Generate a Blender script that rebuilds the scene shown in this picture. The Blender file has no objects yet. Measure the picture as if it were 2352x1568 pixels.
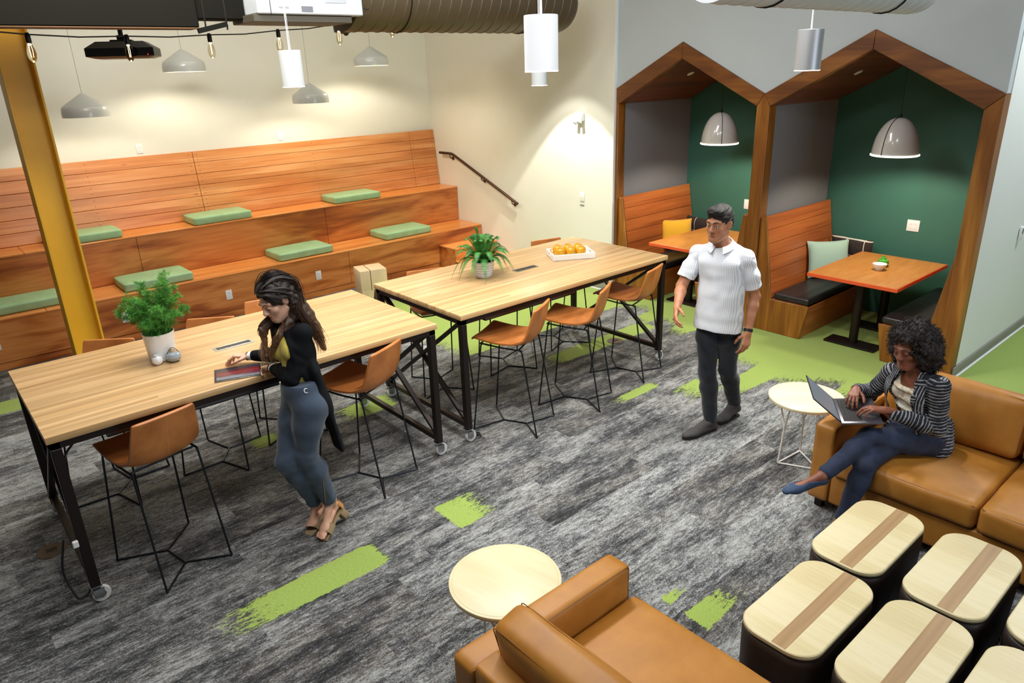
import bpy, bmesh, math, random
import numpy as np
from mathutils import Vector, Matrix, Quaternion
random.seed(7)
PI = math.pi
SC = bpy.context.scene
COL = SC.collection

# ---------------------------------------------------------------- objects
def link(o, parent=None):
    COL.objects.link(o)
    if parent is not None:
        o.parent = parent
    return o

def obj(name, bm, mat, parent=None, angle=35, loc=None, rotz=0.0):
    me = bpy.data.meshes.new(name)
    bmesh.ops.recalc_face_normals(bm, faces=bm.faces[:])
    bm.to_mesh(me)
    bm.free()
    me.polygons.foreach_set('use_smooth', [True] * len(me.polygons))
    me.set_sharp_from_angle(angle=math.radians(angle))
    me.materials.append(mat)
    o = bpy.data.objects.new(name, me)
    if loc is not None:
        o.location = loc
    o.rotation_euler = (0, 0, rotz)
    return link(o, parent)

def tag(o, label, cat, group=None, kind=None):
    o['label'] = label
    o['category'] = cat
    if group:
        o['group'] = group
    if kind:
        o['kind'] = kind
    return o

def thing(name, label, cat, loc=(0, 0, 0), rotz=0.0, group=None):
    o = bpy.data.objects.new(name, None)
    o.empty_display_size = 0.1
    o.location = loc
    o.rotation_euler = (0, 0, rotz)
    return tag(link(o), label, cat, group)

def struct(name, bm, mat, angle=35):
    o = obj(name, bm, mat, None, angle)
    o['kind'] = 'structure'
    return o

def dup(root, loc=None, rotz=None, label=None, group=None):
    def rec(o, par):
        c = o.copy()
        COL.objects.link(c)
        if par is not None:
            c.parent = par
            c.matrix_parent_inverse = o.matrix_parent_inverse.copy()
        for ch in list(o.children):
            rec(ch, c)
        return c
    r = rec(root, None)
    if loc is not None:
        r.location = loc
    if rotz is not None:
        r.rotation_euler = (0, 0, rotz)
    if label:
        r['label'] = label
    if group:
        r['group'] = group
    return r

# ---------------------------------------------------------------- bmesh shapes
def NB():
    return bmesh.new()

def merge(bm, src, M=None):
    if M is not None:
        bmesh.ops.transform(src, matrix=M, verts=src.verts)
    vm = [bm.verts.new(v.co) for v in src.verts]
    for v, n in zip(src.verts, vm):
        v.index = 0
    src.verts.index_update()
    for f in src.faces:
        try:
            bm.faces.new([vm[v.index] for v in f.verts])
        except ValueError:
            pass
    src.free()

def box(bm, lo, hi, r=0.0, seg=2, M=None):
    t = NB()
    c = [(a + b) / 2 for a, b in zip(lo, hi)]
    s = [abs(b - a) for a, b in zip(lo, hi)]
    bmesh.ops.create_cube(t, size=1, matrix=Matrix.Translation(c) @ Matrix.Diagonal((*s, 1)))
    if r > 0:
        bmesh.ops.bevel(t, geom=t.edges[:], offset=min(r, min(s) * .49), segments=seg, profile=.5, affect='EDGES')
    merge(bm, t, M)

def prism(bm, pts, d, M=None, r=0.0, seg=2):
    """pts: 3d polygon, extruded by vector d"""
    t = NB()
    d = Vector(d)
    a = [t.verts.new(Vector(p)) for p in pts]
    b = [t.verts.new(Vector(p) + d) for p in pts]
    n = len(pts)
    t.faces.new(a)
    t.faces.new(b[::-1])
    for i in range(n):
        j = (i + 1) % n
        t.faces.new([a[i], b[i], b[j], a[j]])
    bmesh.ops.recalc_face_normals(t, faces=t.faces[:])
    if r > 0:
        bmesh.ops.bevel(t, geom=t.edges[:], offset=r, segments=seg, profile=.5, affect='EDGES')
    merge(bm, t, M)

def fillet(pts, r, n=5):
    pts = [Vector(p) for p in pts]
    out = [pts[0]]
    for i in range(1, len(pts) - 1):
        p, a, b = pts[i], pts[i - 1], pts[i + 1]
        da, db = (a - p), (b - p)
        q = min(r, da.length * .45, db.length * .45)
        s, e = p + da.normalized() * q, p + db.normalized() * q
        for k in range(n + 1):
            t = k / n
            out.append((1 - t) ** 2 * s + 2 * t * (1 - t) * p + t * t * e)
    out.append(pts[-1])
    return out

def tube(bm, pts, r, seg=8, closed=False, caps=True, squash=None):
    pts = [Vector(p) for p in pts]
    n = len(pts)
    rs = r if isinstance(r, (list, tuple)) else [r] * n
    def tan(i):
        if closed:
            return (pts[(i + 1) % n] - pts[i - 1]).normalized()
        if i == 0:
            return (pts[1] - pts[0]).normalized()
        if i == n - 1:
            return (pts[-1] - pts[-2]).normalized()
        v = (pts[i + 1] - pts[i]).normalized() + (pts[i] - pts[i - 1]).normalized()
        return v.normalized() if v.length > 1e-6 else (pts[i + 1] - pts[i]).normalized()
    t0 = tan(0)
    up = Vector((0, 0, 1)) if abs(t0.z) < .9 else Vector((1, 0, 0))
    u = t0.cross(up).normalized()
    rings = []
    prev = t0
    for i in range(n):
        t = tan(i)
        u = prev.rotation_difference(t) @ u
        u = (u - t * u.dot(t)).normalized()
        w = t.cross(u)
        prev = t
        ring = []
        for k in range(seg):
            a = 2 * PI * k / seg
            ring.append(bm.verts.new(pts[i] + (u * math.cos(a) + w * math.sin(a) * (squash or 1)) * rs[i]))
        rings.append(ring)
    m = n if closed else n - 1
    for i in range(m):
        A, B = rings[i], rings[(i + 1) % n]
        for k in range(seg):
            bm.faces.new([A[k], A[(k + 1) % seg], B[(k + 1) % seg], B[k]])
    if caps and not closed:
        bm.faces.new(rings[0][::-1])
        bm.faces.new(rings[-1])

def bar(bm, a, b, w, h=None, up=(0, 0, 1), r=0.0):
    """square bar from a to b"""
    a, b = Vector(a), Vector(b)
    h = h or w
    z = (b - a)
    L = z.length
    z.normalize()
    u = Vector(up)
    x = z.cross(u)
    if x.length < 1e-4:
        x = z.cross(Vector((1, 0, 0)))
    x.normalize()
    y = z.cross(x)
    M = Matrix((x, y, z)).transposed().to_4x4()
    M.translation = (a + b) / 2
    box(bm, (-w / 2, -h / 2, -L / 2), (w / 2, h / 2, L / 2), r, 1, M)

def lathe(bm, prof, seg=32, M=None, close=False):
    t = NB()
    rings = []
    for r, z in prof:
        if r < 1e-6:
            rings.append([t.verts.new((0, 0, z))])
        else:
            rings.append([t.verts.new((r * math.cos(2 * PI * k / seg), r * math.sin(2 * PI * k / seg), z)) for k in range(seg)])
    prs = list(zip(rings[:-1], rings[1:]))
    if close:
        prs.append((rings[-1], rings[0]))
    for A, B in prs:
        for k in range(seg):
            j = (k + 1) % seg
            if len(A) == 1 and len(B) == 1:
                continue
            if len(A) == 1:
                t.faces.new([A[0], B[j], B[k]])
            elif len(B) == 1:
                t.faces.new([A[k], A[j], B[0]])
            else:
                t.faces.new([A[k], A[j], B[j], B[k]])
    merge(bm, t, M)

def cyl(bm, c, r, z0, z1, seg=24, bev=0.0):
    b = min(bev, r * .5, (z1 - z0) * .5)
    if b > 0:
        prof = [(0, z0), (r - b, z0), (r - b * .3, z0 + b * .3), (r, z0 + b), (r, z1 - b), (r - b * .3, z1 - b * .3), (r - b, z1), (0, z1)]
    else:
        prof = [(0, z0), (r, z0), (r, z1), (0, z1)]
    lathe(bm, prof, seg, Matrix.Translation((c[0], c[1], 0)))

def cyl2(bm, a, b, r, seg=16):
    tube(bm, [a, b], r, seg)

def sphere(bm, c, r, seg=16, sq=(1, 1, 1), M=None):
    t = NB()
    bmesh.ops.create_uvsphere(t, u_segments=seg, v_segments=max(6, seg * 2 // 3), radius=r)
    bmesh.ops.transform(t, matrix=Matrix.Translation(c) @ Matrix.Diagonal((*sq, 1)), verts=t.verts)
    merge(bm, t, M)

def softbox(bm, lo, hi, r=0.04, n=14, bulge=(0, 0, 0), M=None, wob=0.0, seed=0):
    """rounded box with bulging faces (cushions)"""
    t = NB()
    bmesh.ops.create_cube(t, size=2)
    bmesh.ops.subdivide_edges(t, edges=t.edges[:], cuts=n, use_grid_fill=True)
    c = Vector([(a + b) / 2 for a, b in zip(lo, hi)])
    h = [abs(b - a) / 2 for a, b in zip(lo, hi)]
    rr = min(r, *[q * .98 for q in h])
    rnd = random.Random(seed)
    ph = [rnd.uniform(0, 6.28) for _ in range(6)]
    for v in t.verts:
        # concentrate the grid near the edges
        q = Vector([math.copysign(abs(x) ** .7, x) * hh for x, hh in zip(v.co, h)])
        k = Vector([max(-(hh - rr), min(hh - rr, x)) for x, hh in zip(q, h)])
        d = q - k
        if d.length > 1e-9:
            q = k + d.normalized() * rr
        u = [q[i] / h[i] for i in range(3)]
        for i in range(3):
            j, l = (i + 1) % 3, (i + 2) % 3
            f = max(0, 1 - u[j] ** 2) ** .8 * max(0, 1 - u[l] ** 2) ** .8
            q[i] += bulge[i] * f * u[i]
        if wob:
            q.z += wob * (math.sin(q.x * 17 + ph[0]) * math.sin(q.y * 13 + ph[1]) + .5 * math.sin(q.x * 31 + q.y * 23 + ph[2]))
            q.x += wob * math.sin(q.y * 15 + q.z * 19 + ph[3])
        v.co = q
    bmesh.ops.translate(t, vec=c, verts=t.verts)
    merge(bm, t, M)

def pillow(bm, w, h, t, M, n=18):
    """square scatter cushion in local xz, thickness along y"""
    tb = NB()
    g = {}
    for s in (1, -1):
        for i in range(n + 1):
            for j in range(n + 1):
                u, v = -1 + 2 * i / n, -1 + 2 * j / n
                edge = i in (0, n) or j in (0, n)
                if s == -1 and edge:
                    g[(s, i, j)] = g[(1, i, j)]
                    continue
                e = max(0, (1 - u ** 4)) ** .5 * max(0, (1 - v ** 4)) ** .5
                pin = 1 - .07 * (1 - u * u) * v * v * abs(v) ** 4
                pin2 = 1 - .07 * (1 - v * v) * u * u * abs(u) ** 4
                p = Vector((u * w / 2 * pin2, s * t / 2 * e * (.8 + .2 * math.cos(u * 2) * math.cos(v * 2)), v * h / 2 * pin))
                g[(s, i, j)] = tb.verts.new(p)
        for i in range(n):
            for j in range(n):
                q = [g[(s, i, j)], g[(s, i + 1, j)], g[(s, i + 1, j + 1)], g[(s, i, j + 1)]]
                tb.faces.new(q if s == 1 else q[::-1])
    merge(bm, tb, M)

def roundrect(hx, hy, r, n=8):
    out = []
    for cx, cy, a0 in ((hx - r, hy - r, 0), (-hx + r, hy - r, PI / 2), (-hx + r, -hy + r, PI), (hx - r, -hy + r, 1.5 * PI)):
        for k in range(n + 1):
            a = a0 + PI / 2 * k / n
            out.append((cx + r * math.cos(a), cy + r * math.sin(a)))
    return out

def loft(bm, rings, cap=True, M=None):
    t = NB()
    R = [[t.verts.new(Vector(p)) for p in ring] for ring in rings]
    n = len(R[0])
    for A, B in zip(R[:-1], R[1:]):
        for k in range(n):
            t.faces.new([A[k], A[(k + 1) % n], B[(k + 1) % n], B[k]])
    if cap:
        t.faces.new(R[0][::-1])
        t.faces.new(R[-1])
    merge(bm, t, M)

def TR(x, y, z=0, rz=0.0, rx=0.0, ry=0.0):
    return Matrix.Translation((x, y, z)) @ Matrix.Rotation(rz, 4, 'Z') @ Matrix.Rotation(ry, 4, 'Y') @ Matrix.Rotation(rx, 4, 'X')

# ---------------------------------------------------------------- materials
def lin(c):
    if isinstance(c, str):
        c = [int(c[i:i + 2], 16) / 255 for i in (0, 2, 4)]
        c = [x / 12.92 if x <= .04045 else ((x + .055) / 1.055) ** 2.4 for x in c]
    return (*c[:3], 1.0)

class NT:
    def __init__(s, name):
        s.m = bpy.data.materials.new(name)
        s.m.use_nodes = True
        s.t = s.m.node_tree
        s.b = s.t.nodes['Principled BSDF']
    def n(s, typ, **kw):
        nd = s.t.nodes.new('ShaderNode' + typ)
        for k, v in kw.items():
            if hasattr(nd, k) and k not in nd.inputs:
                setattr(nd, k, v)
            else:
                s.i(nd, k, v)
        return nd
    def i(s, nd, k, v):
        k = int(k[1:]) if k[0] == '_' and k[1:].isdigit() else k
        sock = nd.inputs[k]
        if isinstance(v, bpy.types.NodeSocket):
            s.t.links.new(v, sock)
        else:
            sock.default_value = v
    def p(s, **kw):
        for k, v in kw.items():
            s.i(s.b, k.replace('_', ' '), v)
    def ramp(s, fac, stops, interp='LINEAR'):
        nd = s.n('ValToRGB')
        nd.color_ramp.interpolation = interp
        el = nd.color_ramp.elements
        while len(el) < len(stops):
            el.new(.5)
        for e, (pos, c) in zip(el, stops):
            e.position = pos
            e.color = lin(c) if isinstance(c, str) else ((c, c, c, 1) if isinstance(c, (int, float)) else (*c[:3], 1))
        s.t.links.new(fac, nd.inputs[0])
        return nd.outputs[0]
    def math(s, op, a, b=0.0, c=0.0, clamp=False):
        nd = s.n('Math', operation=op, use_clamp=clamp)
        for k, v in enumerate((a, b, c)):
            s.i(nd, '_%d' % k, v)
        return nd.outputs[0]
    def mix(s, fac, a, b, mode='MIX'):
        nd = s.n('MixRGB', blend_type=mode)
        s.i(nd, '_0', fac)
        for k, v in ((1, a), (2, b)):
            s.i(nd, '_%d' % k, lin(v) if isinstance(v, str) else ((*v[:3], 1) if isinstance(v, (tuple, list)) else v))
        return nd.outputs[0]
    def coord(s, scale=(1, 1, 1), loc=(0, 0, 0), rot=(0, 0, 0), which='Object'):
        tc = s.n('TexCoord')
        mp = s.n('Mapping')
        mp.inputs['Scale'].default_value = scale
        mp.inputs['Location'].default_value = loc
        mp.inputs['Rotation'].default_value = rot
        s.t.links.new(tc.outputs[which], mp.inputs[0])
        return mp.outputs[0]
    def noise(s, vec, scale=5, detail=4, rough=.55, dist=0.0):
        nd = s.n('TexNoise', Scale=scale, Detail=detail, Roughness=rough, Distortion=dist)
        s.t.links.new(vec, nd.inputs['Vector'])
        return nd.outputs[0]
    def bump(s, h, strength=.2, dist=.01):
        nd = s.n('Bump', Strength=strength, Distance=dist)
        s.t.links.new(h, nd.inputs['Height'])
        s.t.links.new(nd.outputs[0], s.b.inputs['Normal'])

def M_plain(name, col, rough=.5, metal=0.0, spec=.5, emit=None, es=0.0, var=0.0, vs=8, bump=0.0, bs=200, trans=0.0, coat=0.0):
    t = NT(name)
    c = lin(col)
    t.p(Base_Color=c, Roughness=rough, Metallic=metal)
    t.b.inputs['Specular IOR Level'].default_value = spec
    if coat:
        t.b.inputs['Coat Weight'].default_value = coat
        t.b.inputs['Coat Roughness'].default_value = .08
    if var or bump:
        v = t.coord()
    if var:
        f = t.noise(v, vs, 5)
        k = t.ramp(f, [(.3, 1 - var), (.7, 1 + var)])
        t.p(Base_Color=t.mix(1.0, c[:3], k, 'MULTIPLY'))
    if bump:
        t.bump(t.noise(v, bs, 3), bump, .002)
    if emit:
        t.p(Emission_Color=lin(emit), Emission_Strength=es)
    if trans:
        t.b.inputs['Transmission Weight'].default_value = trans
    return t.m

def M_wood(name, cols, axis=0, fine=60, long=2.0, figure=0.0, plank=None, pv=.15, rough=.38, coat=0.0, dark=.5, knots=False):
    """cols: dark, mid, light. grain runs along axis. plank=(axis,width): per-board tone"""
    t = NT(name)
    sc = [fine] * 3
    sc[axis] = long
    base = t.coord()
    vec = base
    if plank:
        sep = t.n('SeparateXYZ')
        t.t.links.new(base, sep.inputs[0])
        pa, pw = plank[:2]
        cell = t.math('FLOOR', t.math('DIVIDE', sep.outputs[pa], pw))
        wn = t.n('TexWhiteNoise', noise_dimensions='1D')
        t.t.links.new(cell, wn.inputs['W'])
        off = t.math('MULTIPLY', wn.outputs[0], 13.0)
        # staves of random length along the grain
        comb = t.n('CombineXYZ')
        along = t.math('FLOOR', t.math('DIVIDE', t.math('ADD', sep.outputs[axis], off), plank[2] if len(plank) > 2 else 50.0))
        t.t.links.new(cell, comb.inputs[0])
        t.t.links.new(along, comb.inputs[1])
        w2 = t.n('TexWhiteNoise', noise_dimensions='3D')
        t.t.links.new(comb.outputs[0], w2.inputs['Vector'])
        tone = w2.outputs[0]
        add = t.n('VectorMath', operation='ADD')
        t.t.links.new(base, add.inputs[0])
        t.t.links.new(w2.outputs[1], add.inputs[1])
        sca = t.n('VectorMath', operation='MULTIPLY_ADD')
        t.t.links.new(w2.outputs[1], sca.inputs[0])
        sca.inputs[1].default_value = (3, 3, 3)
        t.t.links.new(base, sca.inputs[2])
        vec = sca.outputs[0]
    mp = t.n('Mapping')
    mp.inputs['Scale'].default_value = sc
    t.t.links.new(vec, mp.inputs[0])
    n1 = t.noise(mp.outputs[0], 1.0, 5, .6, .3)
    sc2 = [fine * .16] * 3
    sc2[axis] = long * .5
    mp2 = t.n('Mapping')
    mp2.inputs['Scale'].default_value = sc2
    t.t.links.new(vec, mp2.inputs[0])
    n2 = t.noise(mp2.outputs[0], 1.0, 3, .5, .6)
    if figure:
        # cathedral figure: banded low noise
        band = t.math('SINE', t.math('MULTIPLY', n2, figure))
        n2 = t.math('MULTIPLY_ADD', band, .32, .5)
    f = t.math('ADD', t.math('MULTIPLY', n1, .45), t.math('MULTIPLY', n2, .55))
    col = t.ramp(f, [(.28, cols[0]), (.5, cols[1]), (.72, cols[2])])
    if plank:
        k = t.ramp(tone, [(0, 1 - pv), (1, 1 + pv)])
        col = t.mix(1.0, col, k, 'MULTIPLY')
    if knots:
        vo = t.n('TexVoronoi', Scale=1.0)
        sk = [7.0] * 3
        sk[axis] = 1.6
        mk = t.n('Mapping')
        mk.inputs['Scale'].default_value = sk
        t.t.links.new(base, mk.inputs[0])
        t.t.links.new(mk.outputs[0], vo.inputs['Vector'])
        kf = t.ramp(vo.outputs['Distance'], [(.03, 1.0), (.07, 0.0)])
        col = t.mix(t.math('MULTIPLY', kf, .75), col, cols[0])
    t.p(Base_Color=col, Roughness=t.math('MULTIPLY_ADD', n1, .15, rough - .07))
    if coat:
        t.b.inputs['Coat Weight'].default_value = coat
        t.b.inputs['Coat Roughness'].default_value = .25
    t.bump(n1, .08, .002)
    return t.m

def M_leather(name, c1, c2, rough=.42, sc=7):
    t = NT(name)
    v = t.coord()
    f = t.noise(v, sc, 5, .6)
    g = t.noise(v, 260, 3)
    t.p(Base_Color=t.mix(t.ramp(f, [(.35, 0.0), (.65, 1.0)]), c1, c2), Roughness=t.math('MULTIPLY_ADD', f, .2, rough - .1))
    t.bump(g, .12, .002)
    return t.m

def M_fabric(name, c1, c2, sc=350, rough=.9, sheen=.3, big=0.0):
    t = NT(name)
    v = t.coord()
    f = t.noise(v, sc, 2)
    t.p(Base_Color=t.mix(t.ramp(f, [(.35, 0.0), (.65, 1.0)]), c1, c2), Roughness=rough)
    t.b.inputs['Sheen Weight'].default_value = sheen
    t.b.inputs['Specular IOR Level'].default_value = .2
    t.bump(f, .25, .002)
    return t.m
# ================================================================ camera
CAM_F, CAM_YAW, CAM_PITCH, CAM_ROLL, CAM_H = 1639.028, 0.86869, 0.36354, -0.0337, 2.70
cd = bpy.data.cameras.new('camera')
cam = bpy.data.objects.new('camera', cd)
COL.objects.link(cam)
fw = Vector((math.cos(CAM_PITCH) * math.cos(CAM_YAW), math.cos(CAM_PITCH) * math.sin(CAM_YAW), -math.sin(CAM_PITCH)))
rt = fw.cross(Vector((0, 0, 1))).normalized()
up = rt.cross(fw)
cr, sr = math.cos(CAM_ROLL), math.sin(CAM_ROLL)
rt, up = cr * rt + sr * up, -sr * rt + cr * up
Mc = Matrix((rt, up, -fw)).transposed().to_4x4()
Mc.translation = (0, 0, CAM_H)
cam.matrix_world = Mc
cd.sensor_fit = 'HORIZONTAL'
cd.sensor_width = 36.0
cd.lens = CAM_F / 2352 * 36.0
cd.clip_start = .05
SC.camera = cam

# ================================================================ shared materials
WALLC = M_plain('cream_wall_paint', 'E4E2D4', .75, var=.015, vs=3)
WALLG = M_plain('grey_wall_paint', 'B9C1C3', .75, var=.015, vs=3)
WALLW = M_plain('white_wall_paint', 'E4E7E2', .75, var=.01, vs=3)
GREENP = M_plain('green_wall_paint', '37695A', .6, var=.02, vs=3)
CEILM = M_plain('ceiling_paint', 'BDBDB8', .9)
TRIMW = M_plain('white_trim', 'E8ECEA', .5)
BASEM = M_plain('grey_vinyl_baseboard', '8C8B80', .55)
FELT = M_fabric('grey_felt', '66676B', '828388', 420, .95, .2)
FIR = M_wood('stained_fir_boards', ('A85E28', 'D4884A', 'EAAF74'), 0, 30, 1.2, 0, (2, .138, 60), .14, .36, .25, knots=True)
PLY = M_wood('stained_plywood', ('8E4416', 'BC6A2A', 'D98C46'), 0, 26, 1.6, 14.0, None, .1, .4, .2)
TREAD = M_wood('stained_fir_tread', ('BE6A28', 'E09048', 'F0AA66'), 0, 34, 1.4, 0, (1, .14, 60), .08, .34, .3)
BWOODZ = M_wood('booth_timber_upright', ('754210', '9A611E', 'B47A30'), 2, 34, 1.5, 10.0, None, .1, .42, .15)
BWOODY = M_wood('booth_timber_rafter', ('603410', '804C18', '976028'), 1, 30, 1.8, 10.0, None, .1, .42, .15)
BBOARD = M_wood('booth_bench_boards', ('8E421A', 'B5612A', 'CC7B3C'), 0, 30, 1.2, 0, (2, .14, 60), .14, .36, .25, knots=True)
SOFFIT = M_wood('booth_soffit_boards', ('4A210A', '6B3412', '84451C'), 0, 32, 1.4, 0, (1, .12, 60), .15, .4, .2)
OAK = M_wood('butcher_block_oak', ('977247', 'C49E6C', 'DABA8C'), 0, 46, 1.1, 0, (1, .033, 60), .14, .38, .12)
BLACKM = M_plain('dark_bronze_steel', '241B18', .42, .5)
WIREM = M_plain('gunmetal_wire', '2E3338', .35, .8)
WHITEP = M_plain('white_powder_coat', 'EDEDEA', .4)
CHROME = M_plain('zinc_metal', 'B8BCC0', .25, 1.0)
RUBW = M_plain('caster_tyre', 'D9DADA', .5)
BLACKP = M_plain('black_plastic', '101012', .4)
COGNAC = M_leather('cognac_leather', 'A5602C', 'BF783E', .4)
CARAMEL = M_leather('caramel_leather', 'A66C24', 'B97E32', .46, 5)
DARKL = M_leather('dark_brown_leather', '2A201C', '352924', .5)
BLACKV = M_leather('black_vinyl', '221D1E', '2C2627', .4)
GREENV = M_leather('green_vinyl', '93B98C', 'A0C698', .5)
ASH = M_wood('pale_ash', ('D2C08E', 'DFD1A4', 'E8DDB8'), 1, 40, 2.0, 6.0, None, .05, .42, .1)
MAPLE = M_wood('pale_maple_top', ('D2C49A', 'DCD0A8', 'E4D9B8'), 0, 60, 3.0, 0, None, .05, .42, .1)
WALNUT = M_wood('brown_inlay_strip', ('6E4E2E', '9A7850', 'B59468'), 0, 40, 1.2, 5.0, None, .1, .45, .1)
ORLAM = M_wood('orange_laminate_top', ('A86A28', 'BC7C36', 'CA8C46'), 0, 120, 8.0, 0, None, .05, .45, 0)
OREDGE = M_plain('red_orange_edge_band', 'E0582A', .45)
WHITEC = M_plain('white_ceramic', 'EEF0F0', .22, coat=.4)

# ================================================================ floor (carpet planks)
def green_amount(x, y):
    """which carpet planks are green (weave colour map of the floor covering)"""
    g = 0.0
    def streak(x0, x1, y0, y1, f0, f1):
        if y0 <= y <= y1:
            a = min(1, max(0, (x - x0) / max(f0, .01)))
            b = min(1, max(0, (x1 - x) / max(f1, .01)))
            return min(a, b)
        return 0.0
    # large field in front of and inside the booths and along the corridor
    edge = 5.12
    row = math.floor(y / .25)
    j = math.sin(row * 12.9898) * 43758.5453
    j = j - math.floor(j)
    if y < 5.95:
        e = edge + (j - .5) * .75
        if y > 3.7:
            e += .55 + (y - 3.7) * .18
        if y < 2.9:
            e += (2.9 - y) * .55
        g = max(g, min(1, max(0, (x - e) / .75 + .1)))
    # band that runs along the seating steps behind the far table
    g = max(g, streak(3.6, 6.7, 5.4, 7.6, .8, .01))
    g = max(g, streak(4.2, 6.2, 4.62, 4.86, .7, .4))
    # single accent planks
    g = max(g, streak(2.16, 2.75, 3.13, 3.45, .01, .65))
    g = max(g, streak(.35, 1.74, 3.16, 3.40, 1.0, .12))
    g = max(g, streak(2.56, 3.2, 1.56, 1.72, .01, .7))
    g = max(g, streak(2.56, 2.9, 1.80, 1.90, .01, .4))
    g = max(g, streak(2.2, 2.98, 4.95, 5.25, .5, .2))
    g = max(g, streak(-1.2, .55, 7.3, 7.6, .3, .2))
    g = max(g, streak(1.5, 1.95, 5.05, 5.25, .3, .2))
    g = max(g, streak(4.0, 4.9, 3.62, 3.72, .5, .2) * .8)
    g = max(g, streak(4.35, 5.2, 3.20, 3.5, .8, .1) * .8)
    g = max(g, streak(4.5, 4.75, 1.9, 2.15, .2, .1) * .7)
    return g

FX0, FX1, FY0, FY1 = -3.0, 11.6, -1.8, 9.7
nx, ny = 293, 289
me = bpy.data.meshes.new('floor')
xs = np.linspace(FX0, FX1, nx)
ys = np.linspace(FY0, FY1, ny)
gx, gy = np.meshgrid(xs, ys, indexing='ij')
co = np.stack([gx, gy, np.zeros_like(gx)], -1).reshape(-1, 3)
idx = np.arange(nx * ny).reshape(nx, ny)
fa = np.stack([idx[:-1, :-1], idx[1:, :-1], idx[1:, 1:], idx[:-1, 1:]], -1).reshape(-1, 4)
me.from_pydata(co.tolist(), [], fa.tolist())
at_ = me.attributes.new('green_planks', 'FLOAT', 'POINT')
at_.data.foreach_set('value', [green_amount(x, y) for x, y in co[:, :2]])
floor = bpy.data.objects.new('floor', me)
COL.objects.link(floor)
floor['kind'] = 'structure'

t = NT('carpet_planks')
P = t.coord()
sep = t.n('SeparateXYZ')
t.t.links.new(P, sep.inputs[0])
row = t.math('FLOOR', t.math('DIVIDE', sep.outputs[1], .25))
wn = t.n('TexWhiteNoise', noise_dimensions='1D')
t.t.links.new(row, wn.inputs['W'])
colx = t.math('FLOOR', t.math('ADD', sep.outputs[0], wn.outputs[0]))
cmb = t.n('CombineXYZ')
t.t.links.new(row, cmb.inputs[0])
t.t.links.new(colx, cmb.inputs[1])
pw = t.n('TexWhiteNoise', noise_dimensions='3D')
t.t.links.new(cmb.outputs[0], pw.inputs['Vector'])
sv = t.n('VectorMath', operation='MULTIPLY_ADD')
t.t.links.new(pw.outputs[1], sv.inputs[0])
sv.inputs[1].default_value = (1.3, .4, 0)
t.t.links.new(P, sv.inputs[2])
def str_noise(sx, sy, det, rough=.6):
    mp = t.n('Mapping')
    mp.inputs['Scale'].default_value = (sx, sy, 1)
    t.t.links.new(sv.outputs[0], mp.inputs[0])
    return t.noise(mp.outputs[0], 1.0, det, rough)
big = str_noise(2.2, 8, 3)
mid = str_noise(14, 52, 4, .75)
fine = str_noise(65, 230, 2, .8)
spk = t.noise(P, 140, 2, .7)
v = t.math('ADD', t.math('MULTIPLY', big, .80), t.math('MULTIPLY', mid, .95))
v = t.math('ADD', v, t.math('MULTIPLY', fine, .85))
v = t.math('ADD', v, t.math('MULTIPLY', pw.outputs[0], .16))
v = t.math('ADD', v, t.math('MULTIPLY', spk, .45))
v = t.math('MULTIPLY_ADD', v, .5, -.29)
grey = t.ramp(v, [(.36, '18191B'), (.445, '303132'), (.51, '58595A'), (.575, '8C9192'), (.67, 'B0B8B9')])
warm = t.mix(t.math('MULTIPLY', t.ramp(big, [(.42, 0.0), (.6, 1.0)]), .22), grey, '6A5A46')
ga = t.n('Attribute', attribute_name='green_planks')
gm = t.math('ADD', ga.outputs['Fac'], t.math('MULTIPLY_ADD', mid, 1.1, -.55))
gm = t.math('ADD', gm, t.math('MULTIPLY_ADD', fine, .5, -.25))
gm = t.ramp(gm, [(.47, 0.0), (.53, 1.0)])
gsh = t.math('ADD', t.math('MULTIPLY', fine, .6), t.math('MULTIPLY', spk, .4))
grn = t.ramp(gsh, [(.3, '748840'), (.5, '8CA24E'), (.7, '9FB363')])
dk = t.ramp(t.math('ADD', t.math('MULTIPLY', mid, .75), t.math('MULTIPLY', fine, .25)), [(.335, 1.0), (.38, 0.0)])
grn = t.mix(dk, grn, '4B5A45')
has = t.ramp(ga.outputs['Fac'], [(.0, 0.0), (.04, 1.0)])
t.p(Base_Color=t.mix(t.math('MULTIPLY', gm, has), warm, grn), Roughness=.95)
t.b.inputs['Specular IOR Level'].default_value = .15
t.b.inputs['Sheen Weight'].default_value = .15
t.bump(t.noise(P, 420, 2), .25, .002)
me.materials.append(t.m)

# ================================================================ walls
BX = 6.69          # plane of the booth wall
YL, YV, YR = 5.963, 3.955, 1.900
Y1, Y2 = 4.959, 2.967
EZ, AZ = 2.406, 2.921
HZ = 4.6
bm = NB(); box(bm, (-3.0, 9.65, 0), (6.80, 9.80, HZ)); struct('wall_back', bm, WALLC)
bm = NB(); box(bm, (6.644, 5.862, 0), (6.78, 9.65, HZ)); struct('wall_right', bm, WALLC)
bm = NB()
prism(bm, [(BX, 5.862, HZ), (BX, YR + .004, HZ), (BX, YR + .004, EZ + .002), (BX, Y2, AZ), (BX, YV, EZ), (BX, Y1, AZ), (BX, 5.862, EZ + .052)], (.09, 0, 0))
struct('wall_booths', bm, WALLG)
bm = NB(); box(bm, (6.803, YR + .004, 0), (11.6, YR + .06, HZ)); struct('wall_corridor', bm, WALLW)
bm = NB(); box(bm, (11.6, -1.8, 0), (11.7, YR + .06, HZ)); struct('wall_corridor_end', bm, WALLW)
bm = NB(); box(bm, (8.08, YR + .06, 0), (8.16, 5.90, 3.1)); struct('wall_booth_rear', bm, GREENP)
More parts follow.
